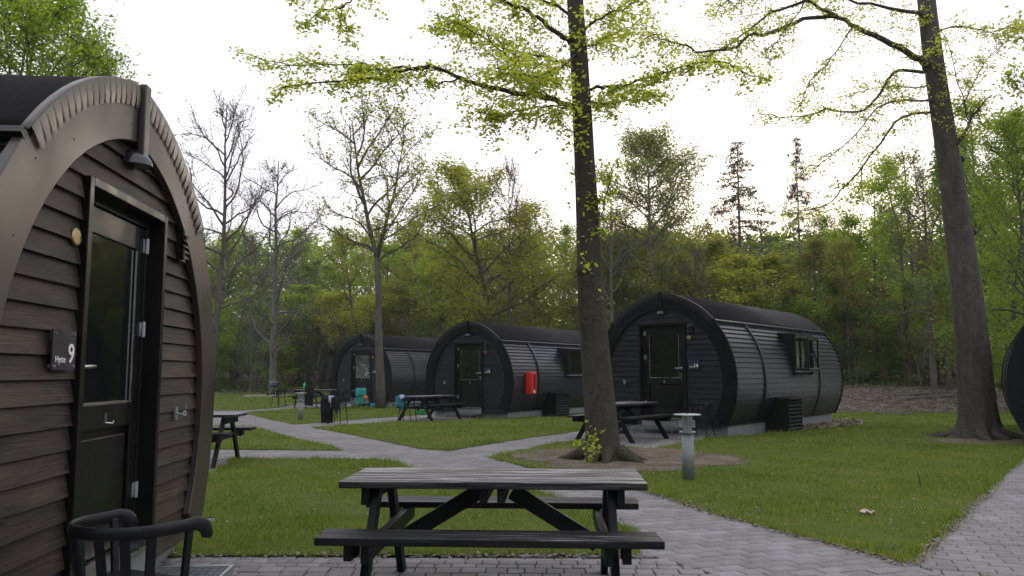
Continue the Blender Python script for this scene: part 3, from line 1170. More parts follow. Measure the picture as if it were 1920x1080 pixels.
# ------------------------------------------------------------------ picnic tables
def picnic(label, detail=True):
    t = thing('picnic_table', label, 'picnic table', group='black picnic tables with fixed benches')
    HT, HB = .735, .49
    bv = .006
    w = .132
    for k in range(5):
        y = (k - 2) * (w + .013)
        obj('tabletop_plank', MB().box((0, y, HT - .021), (1.80 - (.006 if k % 2 else 0), w, .042)), M_table_x, t, bv)
    for s in (-1, 1):
        for k in range(2):
            y = s * (.555 + k * .139)
            obj('bench_plank', MB().box((.01 * k, y, HB - .021), (1.86, w, .042)), M_bench, t, bv)
    for sx in (-1, 1):
        x = sx * .70
        for s in (-1, 1):
            mb = MB()
            a, b = Vector((x, s * .20, HT - .045)), Vector((x, s * .66, 0))
            mb.add([(x - .0225, s * .13, HT - .044), (x + .0225, s * .13, HT - .044), (x + .0225, s * .245, HT - .044), (x - .0225, s * .245, HT - .044),
                    (x - .0225, s * .59, -.01), (x + .0225, s * .59, -.01), (x + .0225, s * .70, -.01), (x - .0225, s * .70, -.01)],
                   [(0, 1, 2, 3), (7, 6, 5, 4), (0, 4, 5, 1), (1, 5, 6, 2), (2, 6, 7, 3), (3, 7, 4, 0)] if s > 0 else
                   [(3, 2, 1, 0), (4, 5, 6, 7), (1, 5, 4, 0), (2, 6, 5, 1), (3, 7, 6, 2), (0, 4, 7, 3)])
            obj('leg', mb, M_table_z, t, .004)
        obj('top_bearer', MB().box((x - sx * -.048, 0, HT - .092), (.045, .66, .096)), M_table_y, t, .004)
        obj('bench_bearer', MB().box((x - sx * .048, 0, HB - .092), (.045, 1.46, .096)), M_table_y, t, .004)
        if True:
            for s in (-1, 1):
                obj('bearer_block', MB().box((x + sx * .0475, s * .62, HB - .087), (.045, .2, .086)), M_table_y, t, .004)
        # diagonal brace
        a, b = Vector((x - sx * .075, 0, HB - .17)), Vector((sx * .10, 0, HT - .10))
        obj('brace', MB().beam(a, b, .045, .095), M_table_z, t, .004)
        obj('centre_batten', MB().box((sx * .052, 0, HT - .085), (.045, .64, .084)), M_table_y, t, .004)
        for s in (-1, 1):
            obj('bolt', MB().tube([(x + sx * .022, s * .37, HB - .09), (x + sx * .032, s * .37, HB - .09)], .012, 8), M_steel, t)
    return t


pt = picnic('nearest black picnic table with worn grey planks in the foreground')
pt.location = (-.10, 5.20, 0)
pt.rotation_euler = (0, 0, R(-3))
c14 = cabin_pt(cab14, .03, -1.78)
c15 = cabin_pt(cab15, -.15, -1.72)
for lab, loc, rz in (('black picnic table in front of the open-window cabin, behind the beech trunk', c14, R(51.5)),
                     ('black picnic table in front of the middle cabin with the red box', c15, R(57)),
                     ('distant black picnic table with a green bottle on it', Vector((-8.25, 34.6, 0)), R(2)),
                     ('picnic table half hidden by the near cabin at the left', Vector((-5.02, 12.55, 0)), R(3))):
    o = copy_tree(pt)
    o['label'] = lab
    o.location = (loc.x, loc.y, hz(loc.x, loc.y) + .01)
    o.rotation_euler = (0, 0, rz)

# ------------------------------------------------------------------ chairs
def chair(label):
    t = thing('garden_chair', label, 'chair', group='black curved-arm garden chairs')
    # local: faces +y, rail is a U
    path = []
    for i in range(25):
        a = math.pi * (1 + i / 24)
        path.append(Vector((.275 * math.cos(a), .02 + .26 * math.sin(a), .70)))
    left = [Vector((-.275, .26, .66)), Vector((-.278, .235, .685)), Vector((-.278, .19, .70)), Vector((-.278, .10, .70))]
    left = [Vector((-.27, .29, .635))] + left
    right = [Vector((-p.x, p.y, p.z)) for p in left[::-1]]
    path = left + path + right
    mb = MB()
    n = len(path)
    vs = []
    N = 10
    for i, p in enumerate(path):
        d = (path[min(i + 1, n - 1)] - path[max(0, i - 1)]).normalized()
        h = Vector((0, 0, 1))
        u = d.cross(h).normalized()
        w = u.cross(d).normalized()
        endf = 1.0 + .65 * max(0, 1 - min(i, n - 1 - i) / 4)
        if i in (0, n - 1):
            endf = .75
        for j in range(N):
            a = 2 * math.pi * j / N
            cu, cw = math.cos(a), math.sin(a)
            cu = math.copysign(abs(cu) ** .7, cu)
            cw = math.copysign(abs(cw) ** .7, cw)
            vs.append(p + u * cu * .014 + w * cw * .027 * endf)
    fs = [(i * N + j, i * N + (j + 1) % N, (i + 1) * N + (j + 1) % N, (i + 1) * N + j) for i in range(n - 1) for j in range(N)]
    fs += [tuple(range(N))[::-1], tuple(range((n - 1) * N, n * N))]
    mb.add(vs, fs)
    obj('arm_rail', mb.mesh('arm_rail', True), M_blackplastic, t)
    seat = [(-.24, -.19), (.24, -.19), (.255, .22), (-.255, .22)]
    obj('seat', MB().prism(seat, lambda a, b: (a, b, .43), lambda a, b: (a, b, .455)), M_blackplastic, t, .01)
    for a in (200, 226, 252, 288, 314, 340):
        x, y = .27 * math.cos(R(a)), .02 + .255 * math.sin(R(a))
        obj('back_slat', MB().beam((x * .92, y * .8, .45), (x, y, .68), .018, .046, up=(-math.sin(R(a)), math.cos(R(a)), 0)), M_blackplastic, t, .004)
    for s in (-1, 1):
        obj('arm_post', MB().beam((s * .245, .15, .45), (s * .272, .15, .69), .022, .04, up=(0, 1, 0)), M_blackplastic, t, .004)
        obj('leg', MB().tube([(s * .21, .19, .44), (s * .255, .24, 0)], [.018, .012], 8), M_blackplastic, t)
        obj('leg', MB().tube([(s * .2, -.16, .44), (s * .245, -.24, 0)], [.018, .012], 8), M_blackplastic, t)
    return t


ch = chair('nearest black chair with curved arms in front of the door numbered 9')
ch.location = (-1.70, 3.70, 0)
ch.rotation_euler = (0, 0, R(-25))
ch.scale = (.88, .88, 1)


def put_chair(lab, x, y, rz):
    o = copy_tree(ch)
    o['label'] = lab
    o.location = (x, y, hz(x, y))
    o.rotation_euler = (0, 0, R(rz))
    return o


def cloth(name, label, cat, loc, rz, w, f, b, top, mat, seed=0, amp=.025, ragged=.08, thick=.008):
    """cloth hung over a horizontal rail: f and b are the lengths hanging in front and behind"""
    nu, nv = 14, 22
    vs = []
    for j in range(nv + 1):
        t = j / nv
        L = f + b
        d = t * L - b
        for i in range(nu + 1):
            u = (i / nu - .5)
            hang = abs(d) * (1 + ragged * noise.noise((u * 4 + seed, seed, 0)) * 2)
            fold = amp * math.sin(u * 19 + seed + 1.5 * noise.noise((u * 3, t * 2, seed))) * min(1, abs(d) * 4 + .15)
            y = .03 * (1 if d > 0 else -1) * min(1, abs(d) * 12) + fold
            x = u * w * (1 - .25 * min(1, hang / max(f, b)) * (0.5 + .5 * noise.noise((seed, t * 2, 5)))) + .02 * noise.noise((u * 2, t * 3, seed + 9))
            vs.append((x, y, top - hang + .012 * math.cos(min(1, abs(d) * 12) * math.pi / 2)))
    k = nu + 1
    fs = [(j * k + i, j * k + i + 1, (j + 1) * k + i + 1, (j + 1) * k + i) for j in range(nv) for i in range(nu)]
    me = arr_mesh(name, vs, fs)
    me.polygons.foreach_set('use_smooth', [True] * len(me.polygons))
    o = obj(name, me, mat)
    m = o.modifiers.new('thickness', 'SOLIDIFY')
    m.thickness = thick
    o.location = loc
    o.rotation_euler = (0, 0, R(rz))
    return tag(o, label, cat)


def gpt(px, Y):
    return (px - 960) / FPX * Y, Y


x, y = gpt(526, 35.0)
put_chair('empty black chair farthest left, just below the round grill', x, y, -35)
x, y = gpt(587, 33.2)
o = put_chair('black chair with a long black jacket, in front of the table with the bottle', x, y, 20)
cloth('jacket', 'long black jacket hanging from a chair by the distant table', 'jacket', (x - .02, y - .29, hz(x, y)), 12, .36, .78, .35, .93, M_blackcloth, 3, ragged=.05)
x, y = gpt(636, 23.3)
put_chair('black chair under black clothes beside the path in the middle', x, y, -105)
cloth('long_coat', 'long black coat hanging to the paving from a chair in the middle', 'coat', (x - .27, y - .1, hz(x, y)), 8, .36, .74, .5, .76, M_blackcloth, 8, ragged=.02, amp=.03)
cloth('dark_shirt', 'black shirt draped on the right of the coat chair', 'shirt', (x + .0, y - .27, hz(x, y)), -25, .3, .38, .2, .75, M_blackcloth, 12, ragged=.5)
cloth('pale_shirt', 'pale blue cloth hanging over the black coat', 'cloth', (x - .14, y - .2, hz(x, y)), 4, .15, .2, .12, .775, M_palecloth, 5, ragged=.5)
x, y = gpt(690, 33.4)
put_chair('black chair carrying the green towel near the farthest cabin', x, y, 160)
cloth('towel', 'turquoise towel hanging over a chair near the farthest cabin', 'towel', (x - .18, y - .33, hz(x, y)), -8, .44, .64, .3, .83, M_teal, 21, ragged=.18)
o = obj('orange_toy', MB().lathe([(0, -.08), (.05, -.065), (.08, -.03), (.085, 0), (.075, .04), (.04, .075), (0, .08)], 14).mesh('orange_toy', True), M_orange)
o.location = (x + .03, y - .42, hz(x, y) + .47)
tag(o, 'small round orange bundle hanging at the edge of the turquoise towel', 'bundle')
x, y = gpt(655, 33.6)
put_chair('black chair left of the green towel in front of the farthest cabin', x, y, 200)
x, y = gpt(765, 24.4)
put_chair('black chair with blue-green clothes at the end of the middle table', x, y, -60)
cloth('swimwear', 'blue-green clothes on the chair left of the middle table', 'clothes', (x - .17, y - .17, hz(x, y)), 30, .3, .34, .28, .755, M_teal2, 31, ragged=.4, amp=.04)
cloth('white_cloth', 'white cloth over the blue-green clothes on a chair back', 'cloth', (x - .13, y - .20, hz(x, y)), 20, .14, .12, .1, .785, M_palecloth, 37, ragged=.4)
o = put_chair('dark chair standing against the cladding right of door 14', *gpt(1310, 17.45), 142)

# small things lying about
def small(name, label, cat, px, py, mb, mat, dz=0.0, rz=0, bevel=0):
    x, y = G(px, py)
    o = obj(name, mb, mat, bevel=bevel)
    o.location = (x, y, hz(x, y) + dz + .012)
    o.rotation_euler = (0, 0, R(rz))
    return tag(o, label, cat)


def shoe():
    return MB().add([(-.045, -.13, 0), (.045, -.13, 0), (.05, .13, 0), (-.05, .13, 0), (-.035, -.12, .09), (.035, -.12, .09), (.04, .0, .075), (-.04, .0, .075), (.035, .12, .03), (-.035, .12, .03)],
                    [(3, 2, 1, 0), (0, 1, 5, 4), (1, 2, 8, 6, 5), (2, 3, 9, 8), (3, 0, 4, 7, 9), (4, 5, 6, 7), (7, 6, 8, 9)])


small('shoe', 'white shoe on the paving under the turquoise towel, left one', 'shoe', 655, 762, shoe(), M_white, rz=40, bevel=.01)
small('shoe', 'white shoe on the paving under the turquoise towel, right one', 'shoe', 659.5, 762, shoe(), M_white, rz=-25, bevel=.01)
small('storage_tub', 'light blue tub on the grass left of the thin tree', 'tub', 704, 762.6, MB().box((0, 0, .07), (.42, .25, .13)), M_bluebox, rz=5, bevel=.02)
small('carton', 'green carton on the paving beyond the middle picnic table', 'carton', 788, 777.5, MB().box((0, 0, .08), (.36, .22, .15)), M_greenbox, rz=10, bevel=.006)
small('sandal', 'grey flip-flops lying under the middle picnic table', 'sandals', 796, 784, MB().box((0, 0, .015), (.11, .26, .03)), M_white, rz=70, bevel=.01)
small('sandal', 'grey sandal right of the flip-flops under the middle table', 'sandals', 803, 783.5, MB().box((0, 0, .015), (.1, .25, .03)), M_galv, rz=40, bevel=.01)
small('dark_shoe', 'dark shoe on the patio under the table near cabin 14', 'shoe', 1166, 814, shoe(), M_rubber, rz=60, bevel=.01)
mc = small('manhole_cover', 'flat grey drain cover in the far right lawn', 'drain cover', 1678, 776.5, MB().box((0, 0, .01), (1.15, .62, .06)), M_manhole, rz=-4, bevel=.01)
o = small('dead_twig', 'short dark twig sticking up out of the right lawn', 'twig', 1726, 911, MB().tube([(0, 0, -.02), (-.01, 0, .07), (-.03, .01, .16)], [.009, .008, .006], 6), B_twig)
# crumpled paper
pv = []
for i in range(7):
    for j in range(7):
        pv.append(((i - 3) * .022 + .01 * noise.noise((i, j, 1)), (j - 3) * .018 + .01 * noise.noise((i, j, 2)), .03 + .035 * noise.noise((i * .9, j * .9, 4))))
pf = [(i * 7 + j, (i + 1) * 7 + j, (i + 1) * 7 + j + 1, i * 7 + j + 1) for i in range(6) for j in range(6)]
small('crumpled_paper', 'crumpled pale paper scrap lying on the right lawn', 'paper', 1626, 967, MB().add(pv, pf), plain('soiled_paper', (.55, .47, .4), .9, var=.4, scale=20))

# bottle on the distant table
x, y = gpt(573.5, 34.45)
t = thing('water_bottle', 'green plastic bottle standing on the distant picnic table', 'bottle', (x, y, hz(x, y) + .748))
obj('bottle_body', MB().lathe([(.045, 0), (.055, .01), (.055, .12), (.048, .135), (.055, .15), (.055, .2), (.03, .245)], 14).mesh('bottle_body', True), M_bottle, t)
obj('cap', MB().lathe([(.032, .24), (.032, .275), (.015, .29)], 12), M_bottle, t)

# kettle grill
x, y = G(514, 742)
t = thing('kettle_grill', 'round dark kettle grill on three legs at the far left', 'grill', (x, y, hz(x, y) + .02))
obj('bowl', MB().lathe([(.05, .45), (.2, .5), (.29, .62), (.3, .7)], 24).mesh('bowl', True), M_kettle, t)
lid = obj('lid', MB().lathe([(.305, .7), (.3, .76), (.24, .86), (.12, .92), (.0, .93)], 24).mesh('lid', True), M_kettle, t)
obj('handle', MB().tube([(-.06, 0, .92), (-.05, 0, .98), (.05, 0, .98), (.06, 0, .92)], .014, 6), M_steel, lid)
for a in (90, 210, 330):
    obj('leg', MB().tube([(.15 * math.cos(R(a)), .15 * math.sin(R(a)), .5), (.36 * math.cos(R(a)), .3 * math.sin(R(a)), 0)], .013, 6), M_steel, t)
for a in (210, 330):
    x1, y1 = .37 * math.cos(R(a)), .31 * math.sin(R(a))
    obj('wheel', MB().tube([(x1, y1 - .02, .08), (x1, y1 + .02, .08)], .08, 14), M_rubber, t)

# bollard lamps
def bollard(label):
    t = thing('bollard_light', label, 'bollard light', group='galvanised bollard lights')
    obj('post', MB().lathe([(.077, -.05), (.077, .60)], 28).mesh('post', True), M_galvbar, t)
    obj('collar', MB().lathe([(.095, .60), (.102, .606), (.102, .618), (.09, .624)], 28), M_galv, t)
    obj('lamp_glass', MB().lathe([(.058, .62), (.058, .80)], 20).mesh('lamp_glass', True), M_frost, t)
    for k in range(4):
        z = .685 + k * .024
        obj('louvre_ring', MB().lathe([(.06, z - .0015), (.10, z - .008), (.104, z - .003), (.062, z + .007)], 28).mesh('louvre_ring', True), M_galv, t)
    obj('head', MB().lathe([(.07, .775), (.066, .80), (.066, .825)], 20), M_galv, t)
    cap = obj('cap', MB().lathe([(.16, .824), (.176, .829), (.176, .833), (.16, .84), (.03, .848), (0.0, .848)], 36).mesh('cap', True), M_galv, t)
    for a in (0, 120, 240):
        obj('rivet', MB().lathe([(.009, .845), (.009, .862), (.004, .866)], 8, (.06 * math.cos(R(a + 20)), .06 * math.sin(R(a + 20)), 0)), M_blackplastic, cap)
    for a in range(3):
        obj('stay', MB().box((.05 * math.cos(R(a * 120)), .05 * math.sin(R(a * 120)), .65), (.012, .012, .06)), M_galv, t)
    return t


b1 = bollard('grey bollard light with a wide round cap right of the beech')
x, y = G(1291, 902)
b1.location = (x, y, 0)
b2 = copy_tree(b1)
b2['label'] = 'small grey bollard light in the far lawn left of the coat chair'
x, y = G(563, 789.5)
b2.location = (x, y, hz(x, y))


# ------------------------------------------------------------------ trees
def leaf_mesh(name, P, size, seed, flat=.5, droop=0.0, aspect=.6):
    """diamond shaped leaves at the points P (N,3)"""
    r = np.random.default_rng(seed)
    P = np.asarray(P, dtype=float)
    n = len(P)
    nrm = r.normal(0, 1, (n, 3))
    nrm[:, 2] = np.abs(nrm[:, 2]) * (1 + 3 * flat) + flat
    nrm /= np.linalg.norm(nrm, axis=1)[:, None]
    u = r.normal(0, 1, (n, 3))
    u[:, 2] -= droop
    u -= nrm * (u * nrm).sum(1)[:, None]
    u /= np.linalg.norm(u, axis=1)[:, None] + 1e-9
    w = np.cross(nrm, u)
    s = (size * r.uniform(.6, 1.25, n))[:, None]
    V = np.stack([P, P + u * s * .45 + w * s * aspect * .5 - nrm * s * .06, P + u * s - nrm * s * .12, P + u * s * .45 - w * s * aspect * .5 - nrm * s * .06], 1).reshape(-1, 3)
    F = np.arange(n * 4).reshape(-1, 4)
    return arr_mesh(name, V, F)


def wander(p, d, L, n, rg, bend=.25, up=.0, taper=None):
    pts = [Vector(p)]
    d = Vector(d).normalized()
    for i in range(n):
        d = d + Vector((rg.gauss(0, bend), rg.gauss(0, bend), rg.gauss(0, bend) + up))
        d.normalize()
        pts.append(pts[-1] + d * (L / n))
    return pts


def gen_tree(seed, H=14, r0=.2, base=.3, crown=3.5, nmain=16, nsub=7, ntwig=5, leaves=8, lspread=.35, up=.12, rise=.6, fork=False, shape='round', bend=.16, leafmin=.0):
    """returns trunk mesh builder and leaf anchor points"""
    rg = random.Random(seed)
    mb = MB()
    A = []
    leaders = []
    tr = wander((0, 0, -.2), (rg.gauss(0, .02), rg.gauss(0, .02), 1), H * .97 + .2, 14, rg, .035, .04)
    if fork:
        k = int(14 * .55)
        leaders.append((tr[:k + 1] + wander(tr[k], (-.3, rg.gauss(0, .2), 1), H * .44, 8, rg, .05, .1), r0))
        leaders.append((wander(tr[k], (.32, rg.gauss(0, .2), 1), H * .42, 8, rg, .05, .1), r0 * .5))
    else:
        leaders.append((tr, r0))
    for pts, rr in leaders:
        n = len(pts)
        rad = [rr * (1.25 if i == 0 else 1) * (1 - .93 * (i / (n - 1)) ** .9) + .008 for i in range(n)]
        mb.tube(pts, rad, 9)
    for m in range(nmain):
        pts, rr = leaders[m % len(leaders)]
        t = base + (1 - base) * ((m + rg.random()) / nmain) * .97
        if len(leaders) > 1 and m % 2 == 1:
            t = ((m + rg.random()) / nmain) * .95
        f = t * (len(pts) - 1)
        i = min(int(f), len(pts) - 2)
        p = pts[i].lerp(pts[i + 1], f - i)
        tt = (p.z / H - base) / (1 - base)
        tt = max(0, min(1, tt))
        if shape == 'round':
            cr = crown * (math.sin(math.pi * min(1, .18 + tt * .86)) ** .7)
        elif shape == 'cone':
            cr = crown * (1 - tt) ** .8
        else:
            cr = crown * (.55 + .45 * tt) * (1 - tt ** 5 * .6)
        az = m * 2.4 + rg.gauss(0, .4)
        el = rise * (.5 + tt)
        L = max(.6, cr * rg.uniform(.75, 1.15))
        d = Vector((math.cos(az), math.sin(az), el))
        bp = wander(p, d, L, 7, rg, bend, up * .4)
        br = max(.015, min(rr * .4 * (1 - .7 * tt), .012 + L * .012))
        mb.tube(bp, [br * (1 - .85 * q / 7) + .006 for q in range(8)], 5, cap=False)
        for s in range(nsub):
            f = 7 * (.2 + .8 * (s + rg.random()) / nsub)
            i = min(int(f), 6)
            q = bp[i].lerp(bp[i + 1], f - i)
            d2 = (bp[i + 1] - bp[i]).normalized() + Vector((rg.gauss(0, .7), rg.gauss(0, .7), rg.gauss(.1, .5)))
            L2 = L * .42 * rg.uniform(.6, 1.1) * (1.15 - .4 * s / nsub)
            sp = wander(q, d2, L2, 4, rg, bend * 1.3, up)
            mb.tube(sp, [.018, .015, .012, .009, .006], 3, cap=False)
            for w in range(ntwig):
                f = 4 * (.15 + .85 * (w + rg.random()) / ntwig)
                i = min(int(f), 3)
                q2 = sp[i].lerp(sp[i + 1], f - i)
                d3 = (sp[i + 1] - sp[i]).normalized() + Vector((rg.gauss(0, .8), rg.gauss(0, .8), rg.gauss(.1, .6)))
                L3 = L2 * .5 * rg.uniform(.5, 1.1)
                tp = wander(q2, d3, L3, 2, rg, bend * 1.4, up)
                mb.tube(tp, [.0075, .006, .004], 3, cap=False)
                if tt >= leafmin:
                    for _ in range(leaves):
                        g = rg.random() * 2
                        i = min(int(g), 1)
                        c = tp[i].lerp(tp[i + 1], g - i)
                        A.append((c.x + rg.gauss(0, lspread), c.y + rg.gauss(0, lspread), c.z + rg.gauss(0, lspread * .8)))
    return mb, A


def gen_spruce(seed, H=18, crown=2.6):
    rg = random.Random(seed)
    mb = MB()
    A = []
    mb.tube([(0, 0, -.2), (0, 0, H * .5), (.05, 0, H)], [.22, .13, .012], 8)
    z = H * .25
    while z < H - .3:
        t = z / H
        k = rg.randint(4, 6)
        for j in range(k):
            L = crown * (1 - t) ** .7 * rg.uniform(.45, 1.15) + .1
            az = rg.random() * 6.283
            pts = [Vector((0, 0, z))]
            d = Vector((math.cos(az), math.sin(az), .12))
            for q in range(5):
                d.z -= .1 - (.12 if q > 2 else 0)
                pts.append(pts[-1] + d.normalized() * L / 5)
            mb.tube(pts, [.03, .024, .018, .013, .008, .004], 3, cap=False)
            for q in range(int(46 * L)):
                f = (rg.random() ** .6) * 4.99
                c = pts[int(f)].lerp(pts[int(f) + 1], f % 1)
                w = .22 * (1.2 - f / 5)
                A.append((c.x + rg.gauss(0, w), c.y + rg.gauss(0, w), c.z - abs(rg.gauss(0, .16))))
        z += rg.uniform(.28, .5)
    return mb, A


VAR = {}


def variant(key, fn, leafmat_, barkmat, size, **kw):
    mb, A = fn()
    tm = mb.mesh('trunk_' + key, True)
    tm.materials.append(barkmat)
    lm = leaf_mesh('crown_' + key, A, size, len(A) % 97, **kw)
    lm.materials.append(leafmat_)
    VAR[key] = (tm, lm)


variant('fresh_a', lambda: gen_tree(1, 14, .17, .12, 3.6, 20, 7, 5, 12, .30, shape='round'), L_fresh, B_far, .21)
variant('fresh_b', lambda: gen_tree(2, 14, .15, .08, 3.2, 20, 7, 5, 12, .30, shape='col'), L_fresh, B_far, .21)
variant('yellow_a', lambda: gen_tree(3, 14, .18, .25, 3.6, 18, 7, 5, 9, .28), L_yellow, B_far, .19)
variant('yellow_b', lambda: gen_tree(4, 14, .2, .18, 4.6, 34, 9, 6, 13, .27, rise=.5), L_yellow, B_far, .19)
variant('pale_a', lambda: gen_tree(5, 14, .2, .3, 3.9, 36, 9, 6, 17, .26, rise=.7), L_pale, B_pale, .15)
variant('olive_a', lambda: gen_tree(6, 14, .18, .15, 3.6, 20, 7, 5, 9, .28), L_olive, B_far, .18)
variant('olive_b', lambda: gen_tree(7, 14, .18, .10, 3.4, 20, 7, 5, 10, .3), L_olive, B_far, .18)
variant('dark_a', lambda: gen_tree(8, 14, .16, .04, 3.4, 22, 7, 5, 13, .3), L_dark, B_far, .21)
variant('dark_b', lambda: gen_tree(9, 14, .16, .04, 3.2, 22, 7, 5, 13, .3, shape='col'), L_dark, B_far, .21)
variant('bare_a', lambda: gen_tree(10, 14, .2, .2, 4.2, 30, 10, 7, 1, .12, up=.1, rise=.9, bend=.2), L_bare, B_far, .10)
variant('bare_b', lambda: gen_tree(11, 14, .22, .14, 4.0, 28, 10, 7, 1, .12, up=.05, rise=.7, bend=.26), L_bare, B_grey, .10)
variant('thin_fork', lambda: gen_tree(25, 14, .21, .42, 3.4, 26, 10, 6, 4, .16, up=.12, rise=.9, fork=True), L_yellow, B_far, .15)
variant('lush', lambda: gen_tree(41, 14, .16, .15, 4.2, 36, 9, 6, 15, .24), L_lush, B_far, .15)
variant('spruce_a', lambda: gen_spruce(13, 18, 5.0), L_needle, B_far, .21, flat=.2, droop=.5, aspect=.4)
variant('shrub_fresh', lambda: gen_tree(14, 4.5, .05, .02, 2.0, 14, 6, 4, 11, .2, rise=1.0), L_fresh, B_grey, .14)
variant('shrub_dark', lambda: gen_tree(15, 4.5, .05, .02, 2.1, 14, 6, 4, 12, .2, rise=1.0), L_dark, B_grey, .14)
variant('shrub_bare', lambda: gen_tree(16, 5, .05, .02, 2.2, 18, 8, 6, 1, .1, rise=1.4, bend=.2), L_bare, B_grey, .08)
variant('shrub_olive', lambda: gen_tree(17, 4.5, .05, .02, 2.1, 14, 6, 4, 9, .2, rise=1.0), L_olive, B_grey, .12)
VARH = {k: (18 if k.startswith('spruce') else 4.5 if k.startswith('shrub') else 14) for k in VAR}


def tree(name, key, label, x, y, H, wide=1.0, rz=None, cat='tree', group=None, lean=0.0):
    t = thing(name, label, cat, (x, y, hz(x, y)), rz if rz is not None else random.Random(x * 7 + y).random() * 6.28, group)
    s = H / VARH[key]
    t.scale = (s * wide, s * wide, s)
    t.rotation_euler.x = lean
    obj('trunk', VAR[key][0], None, t)
    c = obj('crown', VAR[key][1], None, t, kind='stuff')
    return t


def T(name, key, label, px, top, Y, wide=1.0, rz=None, **kw):
    x = (px - 960) / FPX * Y
    H = (698 - top) / FPX * Y + HC - hz(x, Y)
    return tree(name, key, label, x, Y, H, wide, rz, **kw)


T('thin_tree', 'thin_fork', 'slender forked tree whose trunk crosses the farthest cabin', 716, 160, 33.7, 1.0, R(10))
T('bare_tree', 'bare_a', 'tall nearly leafless tree just right of the near cabin arch', 396, 165, 46, .9)
T('bare_tree', 'bare_b', 'gnarled leafless oak between the tall bare tree and the thin forked tree', 515, 280, 55, 1.05)
T('young_tree', 'yellow_a', 'small yellow-green tree just left of the thin forked trunk', 662, 420, 48, .9)
T('oak_tree', 'yellow_b', 'broad yellow-green oak above the middle cabin', 925, 300, 50, 1.15)
T('bare_tree', 'bare_a', 'thin bare grey tree standing inside the yellow-green oak', 948, 285, 49, .55, 2.0)
T('oak_tree', 'olive_a', 'olive brown tree filling the gap right of the broad oak', 1010, 370, 53, .9)
T('pale_tree', 'pale_a', 'tall pale green rounded tree right of the beech trunk', 1237, 245, 48, 1.0)
T('bare_tree', 'bare_b', 'dark bare tree directly behind the beech trunk, beside the pale tree', 1150, 370, 46, .9)
T('bare_tree', 'bare_a', 'bare branching tree at the foot of the pale green tree, right side', 1300, 455, 44, .9)
T('spruce_tree', 'spruce_a', 'tall thin spruce with a bare tip between pale tree and leaning beech', 1392, 245, 60, 1.0)
T('spruce_tree', 'spruce_a', 'second thin spruce, right of the tallest one', 1505, 235, 66, .62)
T('leafy_tree', 'fresh_a', 'rounded fresh green tree left of the leaning beech trunk', 1640, 325, 46, 1.0)
T('leafy_tree', 'olive_b', 'brownish budding tree in front of the fresh green one', 1590, 440, 42, 1.0)
T('leafy_tree', 'fresh_b', 'tall green tree at the right edge above the black cabin', 1895, 60, 30, .8)
T('leafy_tree', 'dark_a', 'dark leafy tree right of the leaning beech trunk', 1850, 250, 33, .9)
T('bare_tree', 'bare_b', 'bare leaning tree just left of the leaning beech trunk', 1745, 290, 38, .8)
T('leafy_tree', 'fresh_b', 'fresh green tree above the litter bank, left of the leaning trunk', 1700, 310, 41, 1.0)
T('leafy_tree', 'fresh_a', 'tall green tree immediately right of the leaning trunk, lower one', 1855, 170, 34, .8)
T('leafy_tree', 'lush', 'dense bright green tree at the right edge behind the black cabin', 1925, 190, 27, .8)
T('leafy_tree', 'olive_b', 'brownish green tree behind the leaning beech trunk', 1775, 300, 37, .9)
T('leafy_tree', 'lush', 'bright green tree rising behind the roof of the near cabin', 30, -90, 21, .95)
T('leafy_tree', 'lush', 'smaller bright green tree behind the near cabin roof, right one', 135, 50, 23, .62)

# wood edge: rows of individual trees
rg = random.Random(77)


def edge(x):
    return 60 - 8 * ss(-12, 4, x) - 9 * ss(4, 14, x) - 7 * ss(18, 30, x)


PLACES = ((250, 'hidden behind the near cabin'), (450, 'right of the near cabin arch'), (560, 'behind the round grill'), (640, 'behind the distant table'),
          (700, 'above the farthest cabin front'), (770, 'above the farthest cabin roof'), (830, 'between the two farther cabins'), (900, 'above the middle cabin front'),
          (980, 'above the middle cabin roof'), (1070, 'left of the upright beech trunk'), (1150, 'right behind the upright beech trunk'), (1230, 'left above the arch of cabin 14'),
          (1310, 'right above the arch of cabin 14'), (1420, 'below the tallest spruce'), (1500, 'above the open side window'), (1580, 'at the far end of cabin 14'),
          (1650, 'right of cabin 14'), (1720, 'above the far drain cover'), (1790, 'just left of the leaning beech trunk'), (1860, 'just right of the leaning beech trunk'), (9999, 'at the right edge above the black cabin'))
ROWS = ('front row', 'second row', 'third row', 'hindmost row')


def place_of(u):
    for a, b in PLACES:
        if u < a:
            return b


